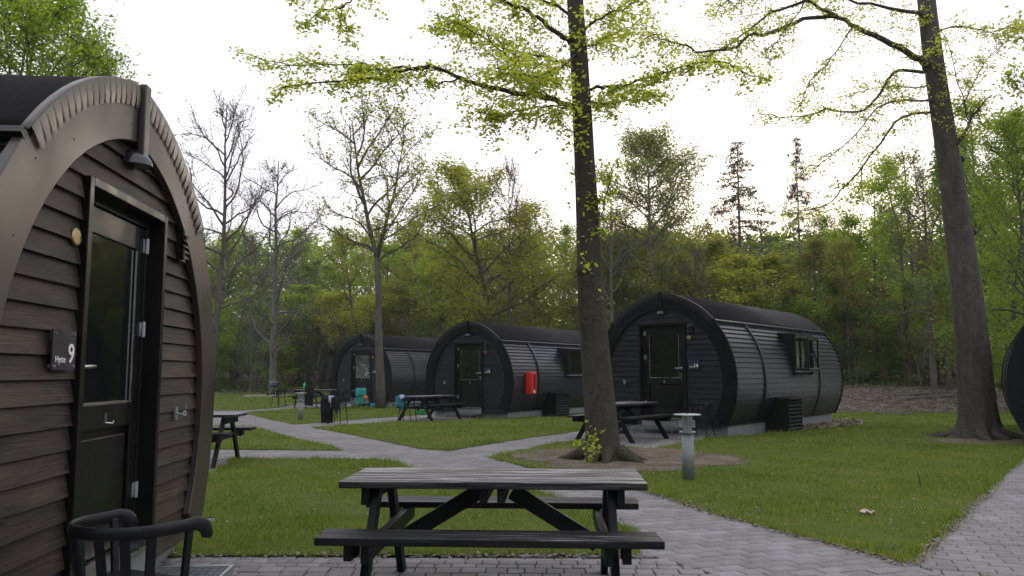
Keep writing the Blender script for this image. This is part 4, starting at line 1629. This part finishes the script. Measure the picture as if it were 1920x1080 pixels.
LBL = {'fresh': ('leafy_tree', 'fresh green leafy tree in the wood behind the cabins', 'fresh green trees of the wood'),
       'yellow': ('leafy_tree', 'yellow-green leafy tree in the wood behind the cabins', 'yellow-green trees of the wood'),
       'pale': ('leafy_tree', 'pale green tree in the wood behind the cabins', 'pale green trees of the wood'),
       'olive': ('leafy_tree', 'olive brown budding tree in the wood behind the cabins', 'olive trees of the wood'),
       'dark': ('leafy_tree', 'dark green leafy tree in the wood behind the lawn', 'dark green trees of the wood'),
       'bare': ('bare_tree', 'leafless grey tree in the wood behind the cabins', 'leafless trees of the wood')}
cnt = 0
for row, (dy, hmin, hmax, step) in enumerate(((2, 7, 10.5, 4.0), (7, 9.5, 13, 4.2), (13, 12, 16, 4.6), (20, 14, 18, 5.2))):
    x = -44 - row * 4
    while x < 46 + row * 4:
        X = x + rg.uniform(-1.2, 1.2)
        Y = edge(X) + dy + rg.uniform(-1.5, 1.5)
        u = 960 + FPX * X / Y
        if u < -150 or u > 2350:
            x += step
            continue
        if u < 620:
            ks = ['fresh_a', 'bare_b', 'olive_a', 'fresh_b', 'bare_a', 'dark_a']
        elif u < 1150:
            ks = ['fresh_a', 'yellow_a', 'fresh_b', 'olive_b', 'yellow_b', 'fresh_a']
        elif u < 1500:
            ks = ['olive_a', 'yellow_a', 'bare_b', 'yellow_b', 'fresh_b', 'fresh_a']
        else:
            ks = ['dark_a', 'fresh_b', 'dark_b', 'bare_a', 'fresh_a', 'olive_b']
        k = rg.choice(ks)
        nm, lb, gp = LBL[k.split('_')[0]]
        hcap = (698 - 408) / FPX * Y + 1.2 - hz(X, Y)         # keeps the skyline of the wood where the photo has it
        H = min(rg.uniform(hmin, hmax), hcap * rg.uniform(.9, 1.08)) if u < 1700 else rg.uniform(hmin, hmax)
        tree(nm, k, lb.split(' in the wood')[0] + ' ' + place_of(u) + ', ' + ROWS[row], X, Y, H, rg.uniform(.95, 1.3) * 14 / H * .82, group=gp)
        cnt += 1
        x += step
# shrubs along the edge
for row, (dy, step) in enumerate(((-1.0, 2.1), (1.5, 2.3), (5.0, 2.8))):
    x = -42
    while x < 44:
        X = x + rg.uniform(-.8, .8)
        Y = edge(X) + dy + rg.uniform(-.8, .8)
        u = 960 + FPX * X / Y
        x += step
        if u < 250 or u > 2100:
            continue
        if u < 450:
            k = rg.choice(['shrub_fresh', 'shrub_fresh', 'shrub_dark'])
        elif u < 700:
            k = rg.choice(['shrub_bare', 'shrub_bare', 'shrub_dark', 'shrub_fresh'])
        elif u < 1200:
            k = rg.choice(['shrub_fresh', 'shrub_olive', 'shrub_bare'])
        else:
            k = rg.choice(['shrub_dark', 'shrub_dark', 'shrub_bare', 'shrub_olive', 'shrub_fresh'])
        tx = {'shrub_fresh': 'fresh green', 'shrub_dark': 'dark green', 'shrub_bare': 'leafless twiggy', 'shrub_olive': 'olive brown'}[k]
        tree('shrub', k, tx + ' shrub ' + place_of(u) + ', ' + ('front row', 'second row', 'third row')[row], X, Y, rg.uniform(3.2, 5.2), rg.uniform(1, 1.3), cat='shrub', group=tx + ' shrubs along the wood edge')
        cnt += 1
print('wood things', cnt)

# the far wood as one mass: many crowns joined in one mesh
pr = np.random.default_rng(9)
cols = []
for k in range(300):
    X = pr.uniform(-95, 95)
    Y = edge(X) + 24 + pr.uniform(0, 26)
    u = 960 + FPX * X / Y
    if u < -250 or u > 2600:
        continue
    H = 8 + (698 - 440) / FPX * Y * .55 * pr.uniform(.9, 1.15)
    H = min(H, (698 - 420) / FPX * Y + 1.0 - hz(X, Y))
    m = 1000
    q = pr.normal(0, 1, (m, 3))
    q /= np.linalg.norm(q, axis=1)[:, None]
    q *= pr.uniform(.5, 1, (m, 1)) ** .5
    P = np.stack([X + q[:, 0] * 4.2, Y + q[:, 1] * 3, hz(X, Y) + H * .46 + q[:, 2] * H * .54], 1)
    cols.append(P)
    cols.append(np.stack([X + pr.normal(0, 4.5, 420), Y + pr.normal(0, 2.5, 420), hz(X, Y) + pr.uniform(0, 4.5, 420)], 1))
lm = leaf_mesh('far_wood', np.concatenate(cols), .55, 5, flat=.3)
o = obj('far_wood', lm, L_fresh, kind='stuff')
tag(o, 'dense far wood closing the view behind the first trees', 'wood')
cols = []
for k in range(170):                       # unseen wood added behind the camera and to its left, to cut sky light
    a = pr.uniform(R(-205), R(5)) if k % 4 else pr.uniform(R(150), R(205))
    rr0 = pr.uniform(24, 40)
    X, Y = 4 + rr0 * math.cos(a) * 1.25, 4 + rr0 * math.sin(a)
    if Y > 0 and X > 0:
        continue
    if k > 130:
        X, Y = pr.uniform(-52, -36), pr.uniform(-10, 30)
    H = pr.uniform(11, 17)
    q = pr.normal(0, 1, (700, 3))
    q /= np.linalg.norm(q, axis=1)[:, None]
    q *= pr.uniform(.4, 1, (700, 1)) ** .5
    cols.append(np.stack([X + q[:, 0] * 3.8, Y + q[:, 1] * 3.8, H * .5 + q[:, 2] * H * .52], 1))
o = obj('shade_wood_behind', leaf_mesh('shade_wood_behind', np.concatenate(cols), .7, 6, flat=.3), L_dark, kind='stuff')
tag(o, 'unseen dark wood added behind the camera to shade the clearing', 'wood')

# low growth on the wood floor
cols = []
for k in range(900):
    X = pr.uniform(-42, 44)
    Y = edge(X) + pr.uniform(-3.0, 6)
    m = 26
    hgt = pr.uniform(.25, .9)
    P = np.stack([X + pr.normal(0, .4, m), Y + pr.normal(0, .35, m), hz(X, Y) + np.abs(pr.normal(0, hgt * .5, m))], 1)
    cols.append(P)
o = obj('undergrowth', leaf_mesh('undergrowth', np.concatenate(cols), .16, 8, flat=.3), L_dark, kind='stuff')
tag(o, 'low green undergrowth along the foot of the wood', 'undergrowth')


# ------------------------------------------------------------------ the two near beeches
def px_path(pts):
    return [at(a, b, Y) for a, b, Y in pts]


def smooth_path(pts, k=3):
    out = []
    n = len(pts)
    for i in range(n - 1):
        p0, p1, p2, p3 = pts[max(i - 1, 0)], pts[i], pts[i + 1], pts[min(i + 2, n - 1)]
        for j in range(k):
            t = j / k
            out.append(.5 * ((2 * p1) + (p2 - p0) * t + (2 * p0 - 5 * p1 + 4 * p2 - p3) * t * t + (3 * p1 - p0 - 3 * p2 + p3) * t ** 3))
    out.append(pts[-1])
    return out


def trunk_mesh(axis, rad, seed, flare_h=.9, flare=1.5, lobes=6, n=40):
    axis = smooth_path(axis, 6)
    # parametrise radii
    m = len(axis)
    R0 = np.interp(np.linspace(0, 1, m), np.linspace(0, 1, len(rad)), rad)
    # add extra rings near the base
    pts = []
    rr = []
    z0 = axis[0].z
    for i in range(m - 1):
        a, b = axis[i], axis[i + 1]
        kk = 10 if a.z < z0 + 1.2 else 2
        for j in range(kk):
            t = j / kk
            pts.append(a.lerp(b, t))
            rr.append(R0[i] * (1 - t) + R0[i + 1] * t)
    pts.append(axis[-1])
    rr.append(R0[-1])
    mb = MB()
    vs = []
    for p, r in zip(pts, rr):
        h = max(0, p.z - z0)
        fl = math.exp(-h / (flare_h * .28)) * flare
        for j in range(n):
            a = 2 * math.pi * j / n
            lob = .5 + .5 * math.cos(lobes * a + 1.5 * math.sin(a * 2 + seed) + seed)
            k = 1 + fl * (.15 + 1.15 * lob ** 2.2 * math.exp(-h / .5)) + .05 * noise.noise((math.cos(a) * 1.5, math.sin(a) * 1.5, p.z * .8 + seed)) + .022 * noise.noise((math.cos(a) * 5, math.sin(a) * 5, p.z * 3 + seed))
            vs.append((p.x + r * k * math.cos(a), p.y + r * k * math.sin(a), p.z))
    k = len(pts)
    fs = [(i * n + j, i * n + (j + 1) % n, (i + 1) * n + (j + 1) % n, (i + 1) * n + j) for i in range(k - 1) for j in range(n)]
    fs.append(tuple(range((k - 1) * n, k * n)))
    return mb.add(vs, fs)


def near_tree(name, label, base, axis, rad, limbs, barkm, leafm, seed, leaf_size, dens, knots, flare):
    rg = random.Random(seed)
    root = thing(name, label, 'tree', (base[0], base[1], 0))
    inv = Vector((base[0], base[1], 0))
    ax = [p - inv for p in axis]
    mb = trunk_mesh(ax, rad, seed, flare=flare[0], lobes=flare[1])
    # knots
    for kx in knots:
        p, d, r = kx
        p = p - inv
        mb.tube([p - d * r * 1.2, p - d * r * .3, p + d * r * .15, p + d * r * .4, p + d * r * .42], [r * 1.7, r * 1.15, r * .8, r * .6, r * .2], 12)
    # surface roots
    for k in range(8):
        a = k * .79 + rg.uniform(-.3, .3)
        L = rg.uniform(.35, .8) * rad[0] * 3
        pts = [Vector((math.cos(a), math.sin(a), 0)) * rad[0] * .9 + Vector((0, 0, .16))]
        d = a
        for q in range(5):
            d += rg.gauss(0, .25)
            pts.append(pts[-1] + Vector((math.cos(d), math.sin(d), 0)) * L / 5)
            pts[-1].z = .16 * (1 - (q + 1) / 5) ** 1.6 - .02
        mb.tube(pts, [.11, .095, .075, .055, .04, .02], 8)
    tr = obj('trunk', mb.mesh('trunk', True), barkm, root)
    A = []
    for li, (pts, r0, dn, spread) in enumerate(limbs):
        pts = [p - inv for p in pts]
        sp = smooth_path(pts, 4)
        n = len(sp)
        for i in range(1, n):
            sp[i] = sp[i] + Vector((rg.gauss(0, .012), rg.gauss(0, .03), rg.gauss(0, .012)))
        bmb = MB()
        bmb.tube(sp, [.85 * r0 * (1 - .88 * (i / (n - 1)) ** .7) + .004 for i in range(n)], 8, cap=False)
        tot = sum((sp[i + 1] - sp[i]).length for i in range(n - 1))
        ns = max(3, int(tot * 6.0 * dn))
        for s in range(ns):
            f = (n - 1) * (.12 + .88 * (s + rg.random()) / ns)
            i = min(int(f), n - 2)
            q = sp[i].lerp(sp[i + 1], f - i)
            along = (sp[i + 1] - sp[i]).normalized()
            side = Vector((rg.gauss(0, 1), rg.gauss(0, 1), rg.gauss(-.05, .22))).normalized()
            d2 = along * .7 + side
            L2 = spread * 1.15 * rg.uniform(.4, 1.3) * (1.1 - .5 * f / n)
            s2 = wander(q, d2, L2, 5, rg, .18, -.015)
            bmb.tube(s2, [.009, .007, .006, .005, .004, .002], 4, cap=False)
            for w in range(4):
                f2 = 5 * (w + rg.random()) / 4
                i2 = min(int(f2), 4)
                q2 = s2[i2].lerp(s2[i2 + 1], f2 - i2)
                d3 = (s2[i2 + 1] - s2[i2]).normalized() + Vector((rg.gauss(0, .8), rg.gauss(0, .8), rg.gauss(-.05, .25)))
                L3 = L2 * .45 * rg.uniform(.5, 1.1)
                s3 = wander(q2, d3, L3, 2, rg, .2, -.02)
                bmb.tube(s3, [.004, .003, .002], 3, cap=False)
                for _ in range(dens):
                    g = rg.random() * 2
                    i3 = min(int(g), 1)
                    c = s3[i3].lerp(s3[i3 + 1], g - i3)
                    A.append((c.x + rg.gauss(0, .085), c.y + rg.gauss(0, .085), c.z + rg.gauss(-.01, .04)))
        obj('limb', bmb.mesh('limb', True), barkm, root)
    # epicormic leaves on the trunk
    lm = leaf_mesh('foliage', A, leaf_size, seed, flat=.55, droop=.9, aspect=.72)
    obj('foliage', lm, leafm, root, kind='stuff')
    print(name, 'leaves', len(A))
    return root, inv


Y1 = 13.05
ax1 = [Vector((T1[0], T1[1], -.05)), at(1128, 800, 13.05), at(1119, 700, 13.05), at(1108, 560, 13.0), at(1103, 430, 12.95), at(1096, 300, 12.95), at(1091, 200, 12.9), at(1085, 100, 12.9), at(1078, 0, 12.9), at(1074, -140, 12.9), at(1070, -420, 12.9)]
rad1 = [.29, .262, .235, .215, .19, .165, .155, .145, .132, .12, .05]
limbs1 = [
    (px_path([(1076, 206, 12.9), (1022, 179, 12.6), (977, 175, 12.35), (916, 163, 12.1), (867, 147, 11.9), (806, 126, 11.7), (753, 134, 11.55), (721, 145, 11.45), (688, 147, 11.4), (603, 155, 11.2), (525, 166, 11.0)]), .055, 1.15, .62),
    (px_path([(806, 127, 11.7), (740, 128, 11.8), (700, 132, 11.9), (641, 120, 12.0), (541, 120, 12.1), (475, 106, 12.2)]), .022, 1.1, .5),
    (px_path([(867, 147, 11.9), (835, 153, 11.95), (815, 162, 12.0), (795, 155, 12.0), (780, 147, 12.05)]), .016, .6, .3),
    (px_path([(1070, 80, 12.9), (1063, 73, 12.7), (1026, 49, 12.2), (990, 22, 11.8), (941, 0, 11.4), (860, -50, 11.0), (780, -80, 10.7)]), .06, 1.0, .75),
    (px_path([(1078, 124, 12.9), (1022, 108, 13.4), (960, 95, 13.8), (890, 70, 14.2), (830, 52, 14.4)]), .026, 1.5, .7),
    (px_path([(1078, 206, 12.9), (1026, 178, 12.4), (990, 143, 12.0), (945, 98, 11.7), (888, 61, 11.4), (850, 40, 11.3)]), .02, 1.4, .6),
    (px_path([(1080, 208, 12.9), (1045, 200, 12.2), (990, 202, 11.6), (949, 216, 11.3), (900, 212, 11.0)]), .02, 1.6, .55),
    (px_path([(1090, 164, 12.9), (1130, 163, 12.7), (1165, 163, 12.5), (1200, 150, 12.3), (1258, 134, 12.0), (1302, 118, 11.8), (1364, 122, 11.6), (1440, 152, 11.4)]), .032, 1.4, .5),
    (px_path([(1092, 190, 12.9), (1135, 196, 13.3), (1180, 185, 13.6), (1230, 175, 13.8)]), .02, 1.8, .55),
    (px_path([(1086, 60, 12.9), (1130, 30, 12.5), (1180, 10, 12.2), (1230, -30, 12.0)]), .03, 1.6, .65),
    (px_path([(1086, 90, 12.9), (1120, 84, 13.6), (1160, 60, 14.2), (1200, 40, 14.6)]), .024, 1.4, .65),
    (px_path([(1084, 100, 12.9), (1040, 130, 11.9), (985, 150, 11.2), (930, 130, 10.8)]), .02, 1.3, .6),
    (px_path([(1105, 445, 12.9), (1125, 410, 12.8), (1140, 360, 12.8), (1150, 310, 12.8)]), .012, 1.2, .28),
    (px_path([(700, -60, 11.6), (664, 0, 11.6), (635, 12, 11.6), (610, 18, 11.6), (575, 40, 11.6), (560, 45, 11.6)]), .014, .55, .26),
    (px_path([(635, 12, 11.6), (645, 30, 11.6), (650, 55, 11.6), (655, 82, 11.6)]), .006, .9, .10),
    (px_path([(620, -20, 11.6), (585, -5, 11.6), (545, 2, 11.6)]), .006, .7, .22),
    (px_path([(1082, 40, 12.9), (1000, -10, 13.2), (900, -30, 13.4), (820, -20, 13.5)]), .03, 1.4, .7),
]
kn = []
for (a, b, s, r) in ((1082, 322, -1, .06), (1080, 380, -1, .06), (1124, 463, 1, .07), (1080, 505, -1, .09), (1130, 565, 1, .06), (1129, 597, 1, .06)):
    kn.append((at(a + (6 if s < 0 else -6), b, 12.85), Vector((s * .9, -.4, .1)).normalized(), r))
beech1, inv1 = near_tree('beech_tree', 'beech with a knotted trunk and bright young leaves in the middle', T1, ax1, rad1, limbs1, B_near1, L_near, 3, .068, 15, kn, (.8, 6))

# leaf sprouts on the trunk and at the foot
rr_ = random.Random(12)
A = []
for (a, b, s, n_) in ((1070, 250, 30, 40), (1120, 300, 22, 26), (1075, 350, 18, 18), (1110, 395, 22, 26), (1100, 470, 16, 26), (1105, 495, 12, 16), (1060, 410, 14, 10), (1095, 225, 30, 50), (1082, 140, 26, 50), (1080, 60, 26, 50), (1100, 10, 30, 40), (1124, 558, 6, 7), (1020, 235, 22, 16)):
    for _ in range(int(n_ * .5)):
        A.append(at(a + rr_.gauss(0, s * .6), b + rr_.gauss(0, s), 12.62 + rr_.gauss(0, .15)) - inv1)
o = obj('trunk_sprouts', leaf_mesh('trunk_sprouts', A, .085, 5, flat=.4, droop=1.2, aspect=.75), L_near, beech1, kind='stuff')
A = []
for _ in range(95):
    A.append(at(1108 + rr_.gauss(0, 9), 835 + rr_.gauss(0, 17), 12.45 + rr_.gauss(0, .08)) - inv1)
for _ in range(10):
    A.append(at(1084 + rr_.gauss(0, 5), 832 + rr_.gauss(0, 4), 12.4) - inv1)
obj('basal_shoots', leaf_mesh('basal_shoots', A, .07, 6, flat=.3, aspect=.8), L_near, beech1, kind='stuff')

ax2 = [Vector((T2[0], T2[1], -.05)), at(1830, 740, 17.3), at(1823, 650, 17.25), at(1812, 540, 17.2), at(1797, 430, 17.2), at(1784, 330, 17.15), at(1771, 250, 17.1), at(1756, 150, 17.1), at(1740, 30, 17.1), at(1728, -120, 17.1), at(1715, -420, 17.1)]
rad2 = [.38, .35, .325, .295, .265, .24, .225, .205, .19, .17, .06]
limbs2 = [
    (px_path([(1738, 128, 17.1), (1726, 112, 16.9), (1669, 83, 16.3), (1608, 51, 15.7), (1559, 28, 15.2), (1510, -2, 14.8), (1440, -50, 14.3)]), .11, .9, .7),
    (px_path([(1567, 30, 15.3), (1506, 37, 15.0), (1445, 61, 14.7), (1404, 65, 14.5), (1380, 86, 14.3), (1315, 98, 14.1), (1282, 81, 13.9), (1245, 77, 13.8), (1221, 59, 13.7)]), .05, 1.1, .6),
    (px_path([(1515, 0, 14.8), (1445, 25, 14.9), (1388, 69, 15.0), (1335, 102, 15.1), (1325, 110, 15.1)]), .035, 1.1, .6),
    (px_path([(1742, 30, 17.1), (1730, 28, 16.9), (1669, 16, 16.5), (1588, 0, 16.0), (1500, -20, 15.6)]), .08, .9, .75),
    (px_path([(1742, 134, 17.1), (1685, 132, 16.8), (1665, 151, 16.7), (1637, 191, 16.5), (1600, 212, 16.3), (1551, 204, 16.1), (1527, 214, 16.0), (1478, 220, 15.8), (1425, 212, 15.6)]), .045, 1.0, .55),
    (px_path([(1750, 190, 17.1), (1734, 189, 16.9), (1694, 189, 16.6), (1649, 200, 16.3), (1608, 248, 16.1), (1567, 285, 15.9), (1520, 320, 15.7)]), .032, 1.0, .6),
    (px_path([(1752, 212, 17.1), (1738, 212, 16.9), (1690, 220, 16.5), (1649, 269, 16.2), (1616, 314, 15.9), (1584, 350, 15.7), (1551, 383, 15.5), (1506, 395, 15.3), (1480, 400, 15.2)]), .036, .9, .5),
    (px_path([(1618, 312, 15.9), (1612, 345, 15.8), (1600, 372, 15.7), (1570, 395, 15.6)]), .012, .8, .3),
    (px_path([(1775, 282, 17.05), (1800, 262, 16.9), (1820, 228, 16.8), (1845, 191, 16.7), (1863, 175, 16.6)]), .065, .7, .35),
    (px_path([(1816, 225, 16.8), (1804, 179, 16.6), (1787, 122, 16.4), (1767, 61, 16.2)]), .014, 1.2, .45),
    (px_path([(1806, 195, 16.7), (1830, 145, 16.5), (1853, 110, 16.3), (1893, 73, 16.1), (1930, 40, 16.0)]), .014, 1.5, .5),
    (px_path([(1750, 60, 17.1), (1800, 50, 16.5), (1850, 60, 16.0), (1900, 50, 15.6)]), .02, 1.1, .6),
    (px_path([(1600, 48, 15.6), (1560, 110, 15.4), (1520, 150, 15.2), (1500, 200, 15.1)]), .014, 1.2, .4),
    (px_path([(1512, 0, 14.8), (1480, 45, 14.6), (1455, 80, 14.5), (1440, 110, 14.4)]), .012, 1.2, .35),
    (px_path([(1740, 160, 17.1), (1690, 165, 17.7), (1640, 165, 18.2), (1590, 180, 18.6)]), .02, 1.4, .6),
    (px_path([(1700, -40, 16.8), (1600, -60, 15.0), (1450, -30, 14.0), (1350, 10, 13.5)]), .03, 1.0, .7),
    (px_path([(1775, 250, 16.85), (1757, 150, 16.85), (1742, 30, 16.85)]), .008, .3, .32),
]
kn = []
for (a, b, s, r) in ((1808, 298, 1, .05), (1832, 435, 1, .045)):
    kn.append((at(a, b, 16.9 if abs(s) < .5 else 17.15), Vector((s, -.9 if abs(s) < .5 else -.2, .1)).normalized(), r))
beech2, inv2 = near_tree('beech_tree', 'leaning grey beech with spreading mossy roots at the right', T2, ax2, rad2, limbs2, B_near2, L_near2, 8, .056, 12, kn, (1.0, 7))

# ------------------------------------------------------------------ grass, fallen leaves
npr = np.random.default_rng(33)


def visible(x, y, m=.04):
    u = x / np.maximum(y, .1)
    return (np.abs(u) < .625 + m) & (y > 4.5)


def sample(poly, y0, y1, dens):
    px_ = [p[0] for p in poly]
    py_ = [p[1] for p in poly]
    a0, a1 = min(px_), max(px_)
    b0, b1 = max(min(py_), y0), min(max(py_), y1)
    if b1 <= b0:
        return np.zeros((0, 2))
    # clip to the view fan
    a0, a1 = max(a0, -.66 * b1), min(a1, .66 * b1)
    if a1 <= a0:
        return np.zeros((0, 2))
    n = int((a1 - a0) * (b1 - b0) * dens)
    x = npr.uniform(a0, a1, n)
    y = npr.uniform(b0, b1, n)
    ok = inside(x, y, poly) & visible(x, y)
    return np.stack([x[ok], y[ok]], 1)


def hza(x, y):
    s = lambda a, b, t: (lambda q: q * q * (3 - 2 * q))(np.clip((t - a) / (b - a), 0, 1))
    h = -.1 * s(18, 27, y)
    h = h + s(9, 15, x) * (.62 * s(30, 37, y) + 1.2 * s(37, 60, y))
    return h + (1 - s(9, 15, x)) * 1.5 * s(56, 80, y)


def wobble_in(P, margin_poly, keep):
    return P


def patch(x, y, f, s):
    return np.sin(x * f + s) * np.cos(y * f * 1.3 + s * 2) + .5 * np.sin(x * f * 2.7 + y * f * 1.9 + s)


def blades(P, h0, w0, zoff=.008):
    n = len(P)
    x, y = P[:, 0], P[:, 1]
    h = h0 * npr.uniform(.45, 1.35, n) * (1 + .4 * patch(x, y, 1.9, 2.0)) * (1 + (npr.random(n) < .04) * .9)
    h = np.maximum(h, h0 * .3)
    a = npr.uniform(0, 2 * np.pi, n)
    w = w0 * npr.uniform(.6, 1.3, n)
    lean = npr.normal(0, .45, (n, 2)) * h[:, None]
    z = hza(x, y) + zoff
    dx, dy = np.cos(a) * w / 2, np.sin(a) * w / 2
    V = np.zeros((n, 3, 3))
    V[:, 0] = np.stack([x - dx, y - dy, z], 1)
    V[:, 1] = np.stack([x + dx, y + dy, z], 1)
    V[:, 2] = np.stack([x + lean[:, 0], y + lean[:, 1], z + h], 1)
    return V.reshape(-1, 3)


names = {'A': 'mown grass of the lawn behind the nearest table', 'B': 'grass of the small wedge lawn at the left', 'C': 'grass round the far bollard light', 'D': 'grass of the triangular middle lawn', 'E': 'grass of the far left lawn', 'F': 'grass of the large right lawn', 'G': 'grass behind the cabins', 'H': 'grass beyond the right path'}
for key, poly in LAWNS:
    if key in 'GH':
        continue
    bl = []
    for y0, y1, dens, h, w in ((5, 8, 3600, .032, .0055), (8, 11, 2300, .034, .007), (11, 15, 1300, .036, .009), (15, 22, 560, .038, .014), (22, 34, 190, .042, .022), (34, 60, 50, .05, .04)):
        P = sample(poly, y0, y1, dens)
        if len(P) == 0:
            continue
        for cx, cy, ex, ey, ef in ((1.75, 13.35, 2.3, 2.2, .97), (9.9, 16.5, 2.3, 1.0, .85)):
            d = np.hypot((P[:, 0] - cx) / ex, (P[:, 1] - cy) / ey) + .16 * patch(P[:, 0], P[:, 1], 2.3, 1.0)
            kill = npr.random(len(P)) < ef * np.clip((1.08 - d) / .45, 0, 1)
            P = P[~kill]
        # thin patches
        q = patch(P[:, 0], P[:, 1], .9, 4.0)
        P = P[npr.random(len(P)) > np.clip(.3 * (q - .35), 0, .6)]
        bl.append(blades(P, h, w))
    # taller tufts along the edges
    for i in range(len(poly)):
        p, q = poly[i], poly[(i + 1) % len(poly)]
        L = math.dist(p, q)
        my = (p[1] + q[1]) / 2
        if my > 30:
            continue
        dn = 420 if my < 9 else 220 if my < 15 else 70
        n = int(L * dn)
        tt = npr.random(n)
        x = p[0] + (q[0] - p[0]) * tt + npr.normal(0, .045, n)
        y = p[1] + (q[1] - p[1]) * tt + npr.normal(0, .03, n)
        ok = visible(x, y)
        P = np.stack([x[ok], y[ok]], 1)
        P = P[npr.random(len(P)) < .55 + .4 * patch(P[:, 0], P[:, 1], 5.0, .3)]
        if len(P):
            bl.append(blades(P, .042 if my < 15 else .055, .006 if my < 9 else .011))
    V = np.concatenate(bl)
    print('grass', key, len(V) // 3)
    o = obj('grass', arr_mesh('grass', V, np.arange(len(V)).reshape(-1, 3)), M_grass, kind='stuff')
    tag(o, names[key], 'grass')

# weeds in the joints
P = []
for x, y, l, w, a in near[:260]:
    if rng.random() < .32:
        m = 16
        bx, by = x + l / 2 * math.cos(a) * rng.choice((-1, 1)), y + w / 2 * rng.choice((-1, 1))
        P.append(np.stack([bx + npr.normal(0, .02, m), by + npr.normal(0, .008, m)], 1))
if P:
    V = blades(np.concatenate(P), .018, .006, -.004)
    o = obj('joint_moss', arr_mesh('joint_moss', V, np.arange(len(V)).reshape(-1, 3)), M_grass, kind='stuff')
    tag(o, 'small weeds growing in the joints of the paving', 'weeds')

# fallen leaves
A = []
for poly, n, in ((lawnF, 750), (lawnA, 160), (lawnD, 160), (lawnC, 60), (earth1, 1500), (earth2, 400)):
    S = sample(poly, 5, 26, 40)
    if len(S) > n:
        if poly is lawnF:
            wgt = np.exp(-((S[:, 0] - 3.0) ** 2 + (S[:, 1] - 9.4) ** 2) / 6) + .25
            S = S[npr.choice(len(S), n, replace=False, p=wgt / wgt.sum())]
        else:
            S = S[npr.choice(len(S), n, replace=False)]
    for x, y in S:
        A.append((x, y, hz(x, y) + .035 if poly not in (earth1, earth2) else .022))
# along the lawn edge by the path, reddish bud scales
for k in range(1500):
    i = rng.choice((0, 1, 2, 3, 4, 20, 21, 21, 21))
    pts = lawnF
    if i >= 20:
        p, q = (5.4, 9.55), (2.84, 6.05)
    else:
        p, q = pts[i], pts[i + 1]
    t = rng.random()
    x = p[0] + (q[0] - p[0]) * t + rng.gauss(-.02 if i < 20 else .02, .035)
    y = p[1] + (q[1] - p[1]) * t + rng.gauss(-.02, .035)
    A.append((x, y, .008 + rng.random() * .012))
for k in range(500):
    x = rng.uniform(-2.5, 1.0)
    A.append((x, 6.30 + rng.gauss(0, .03), .006 + rng.random() * .015))
o = obj('fallen_leaves', leaf_mesh('fallen_leaves', A, .034, 4, flat=1.2, aspect=.8), M_deadleaf, kind='stuff')
tag(o, 'dry brown leaves and bud scales scattered on lawn and path edges', 'leaves')
# coarse litter on the banks
A = []
S = sample([(9.5, 30.2), (36, 29), (36, 44), (9, 41)], 30, 44, 34)
A += [(x, y, hz(x, y) + .05 + rng.random() * .05) for x, y in S]
S = sample([(-42, 56), (2, 54), (2, 62), (-42, 64)], 54, 64, 16)
A += [(x, y, hz(x, y) + .06) for x, y in S]
S = sample(mulch14, 15, 30, 260)
A += [(x, y, hz(x, y) + .03 + rng.random() * .03) for x, y in S]
o = obj('leaf_mulch', leaf_mesh('leaf_mulch', A, .10, 4, flat=.8, aspect=.7), M_deadleaf, kind='stuff')
tag(o, 'pale dry leaf mulch on the bank below the wood', 'leaves')

# fallen branches on the bank
for i, (pts, lab) in enumerate((([(1700, 742, 33.5), (1730, 734, 33.8), (1765, 738, 34.0), (1800, 744, 34.4)], 'grey fallen branch arching over the litter bank at the right'),
                                ([(1715, 736, 34.6), (1745, 730, 35.0), (1790, 728, 35.3)], 'second fallen branch lying higher on the litter bank'))):
    p = [at(*q) for q in pts]
    c = p[0].copy()
    c.z = hz(c.x, c.y)
    for q in p:
        q.z = hz(q.x, q.y) + .1
    o = obj('fallen_branch', MB().tube([q - c for q in smooth_path(p, 3)], [.05, .045, .04, .035, .03, .03, .025, .02, .015, .01][:len(smooth_path(p, 3))], 7).mesh('fallen_branch', True), B_grey)
    o.location = c
    tag(o, lab, 'branch')
# leaning pale sapling pole on the bank
p = [at(1728, 718, 38), at(1722, 690, 38), at(1715, 660, 38)]
c = p[0].copy()
o = obj('dead_sapling', MB().tube([q - c - Vector((0, 0, .1)) for q in p], [.03, .025, .015], 6), B_pale)
o.location = c
tag(o, 'thin pale dead sapling leaning in front of the dark shrubs', 'sapling')
print('objects', len(bpy.data.objects))


# ------------------------------------------------------------------ thin evening haze
HM = bpy.data.materials.new('evening_haze')
HM.use_nodes = True
t_ = HM.node_tree
t_.nodes.clear()
vol = t_.nodes.new('ShaderNodeVolumePrincipled')
vol.inputs['Color'].default_value = (.9, .93, .9, 1)
vol.inputs['Density'].default_value = .0005
t_.links.new(vol.outputs[0], t_.nodes.new('ShaderNodeOutputMaterial').inputs['Volume'])
obj('haze', MB().box((0, 140, 12.2), (560, 560, 27)), HM, kind='stuff')

# things that would share a label get told apart by their place from left to right
seen = {}
for o in bpy.data.objects:
    if o.parent is None and 'label' in o and o.get('group', '').split(' ')[-1] in ('wood', 'edge'):
        seen.setdefault(o['label'], []).append(o)
for lab_, os_ in seen.items():
    if len(os_) > 1 and len((lab_ + ' left').split()) <= 15:
        os_.sort(key=lambda o: o.location.x / o.location.y)
        names_ = {2: ('left one', 'right one'), 3: ('left one', 'middle one', 'right one')}.get(len(os_))
        if names_:
            for o, w_ in zip(os_, names_):
                o['label'] = lab_ + ', ' + w_
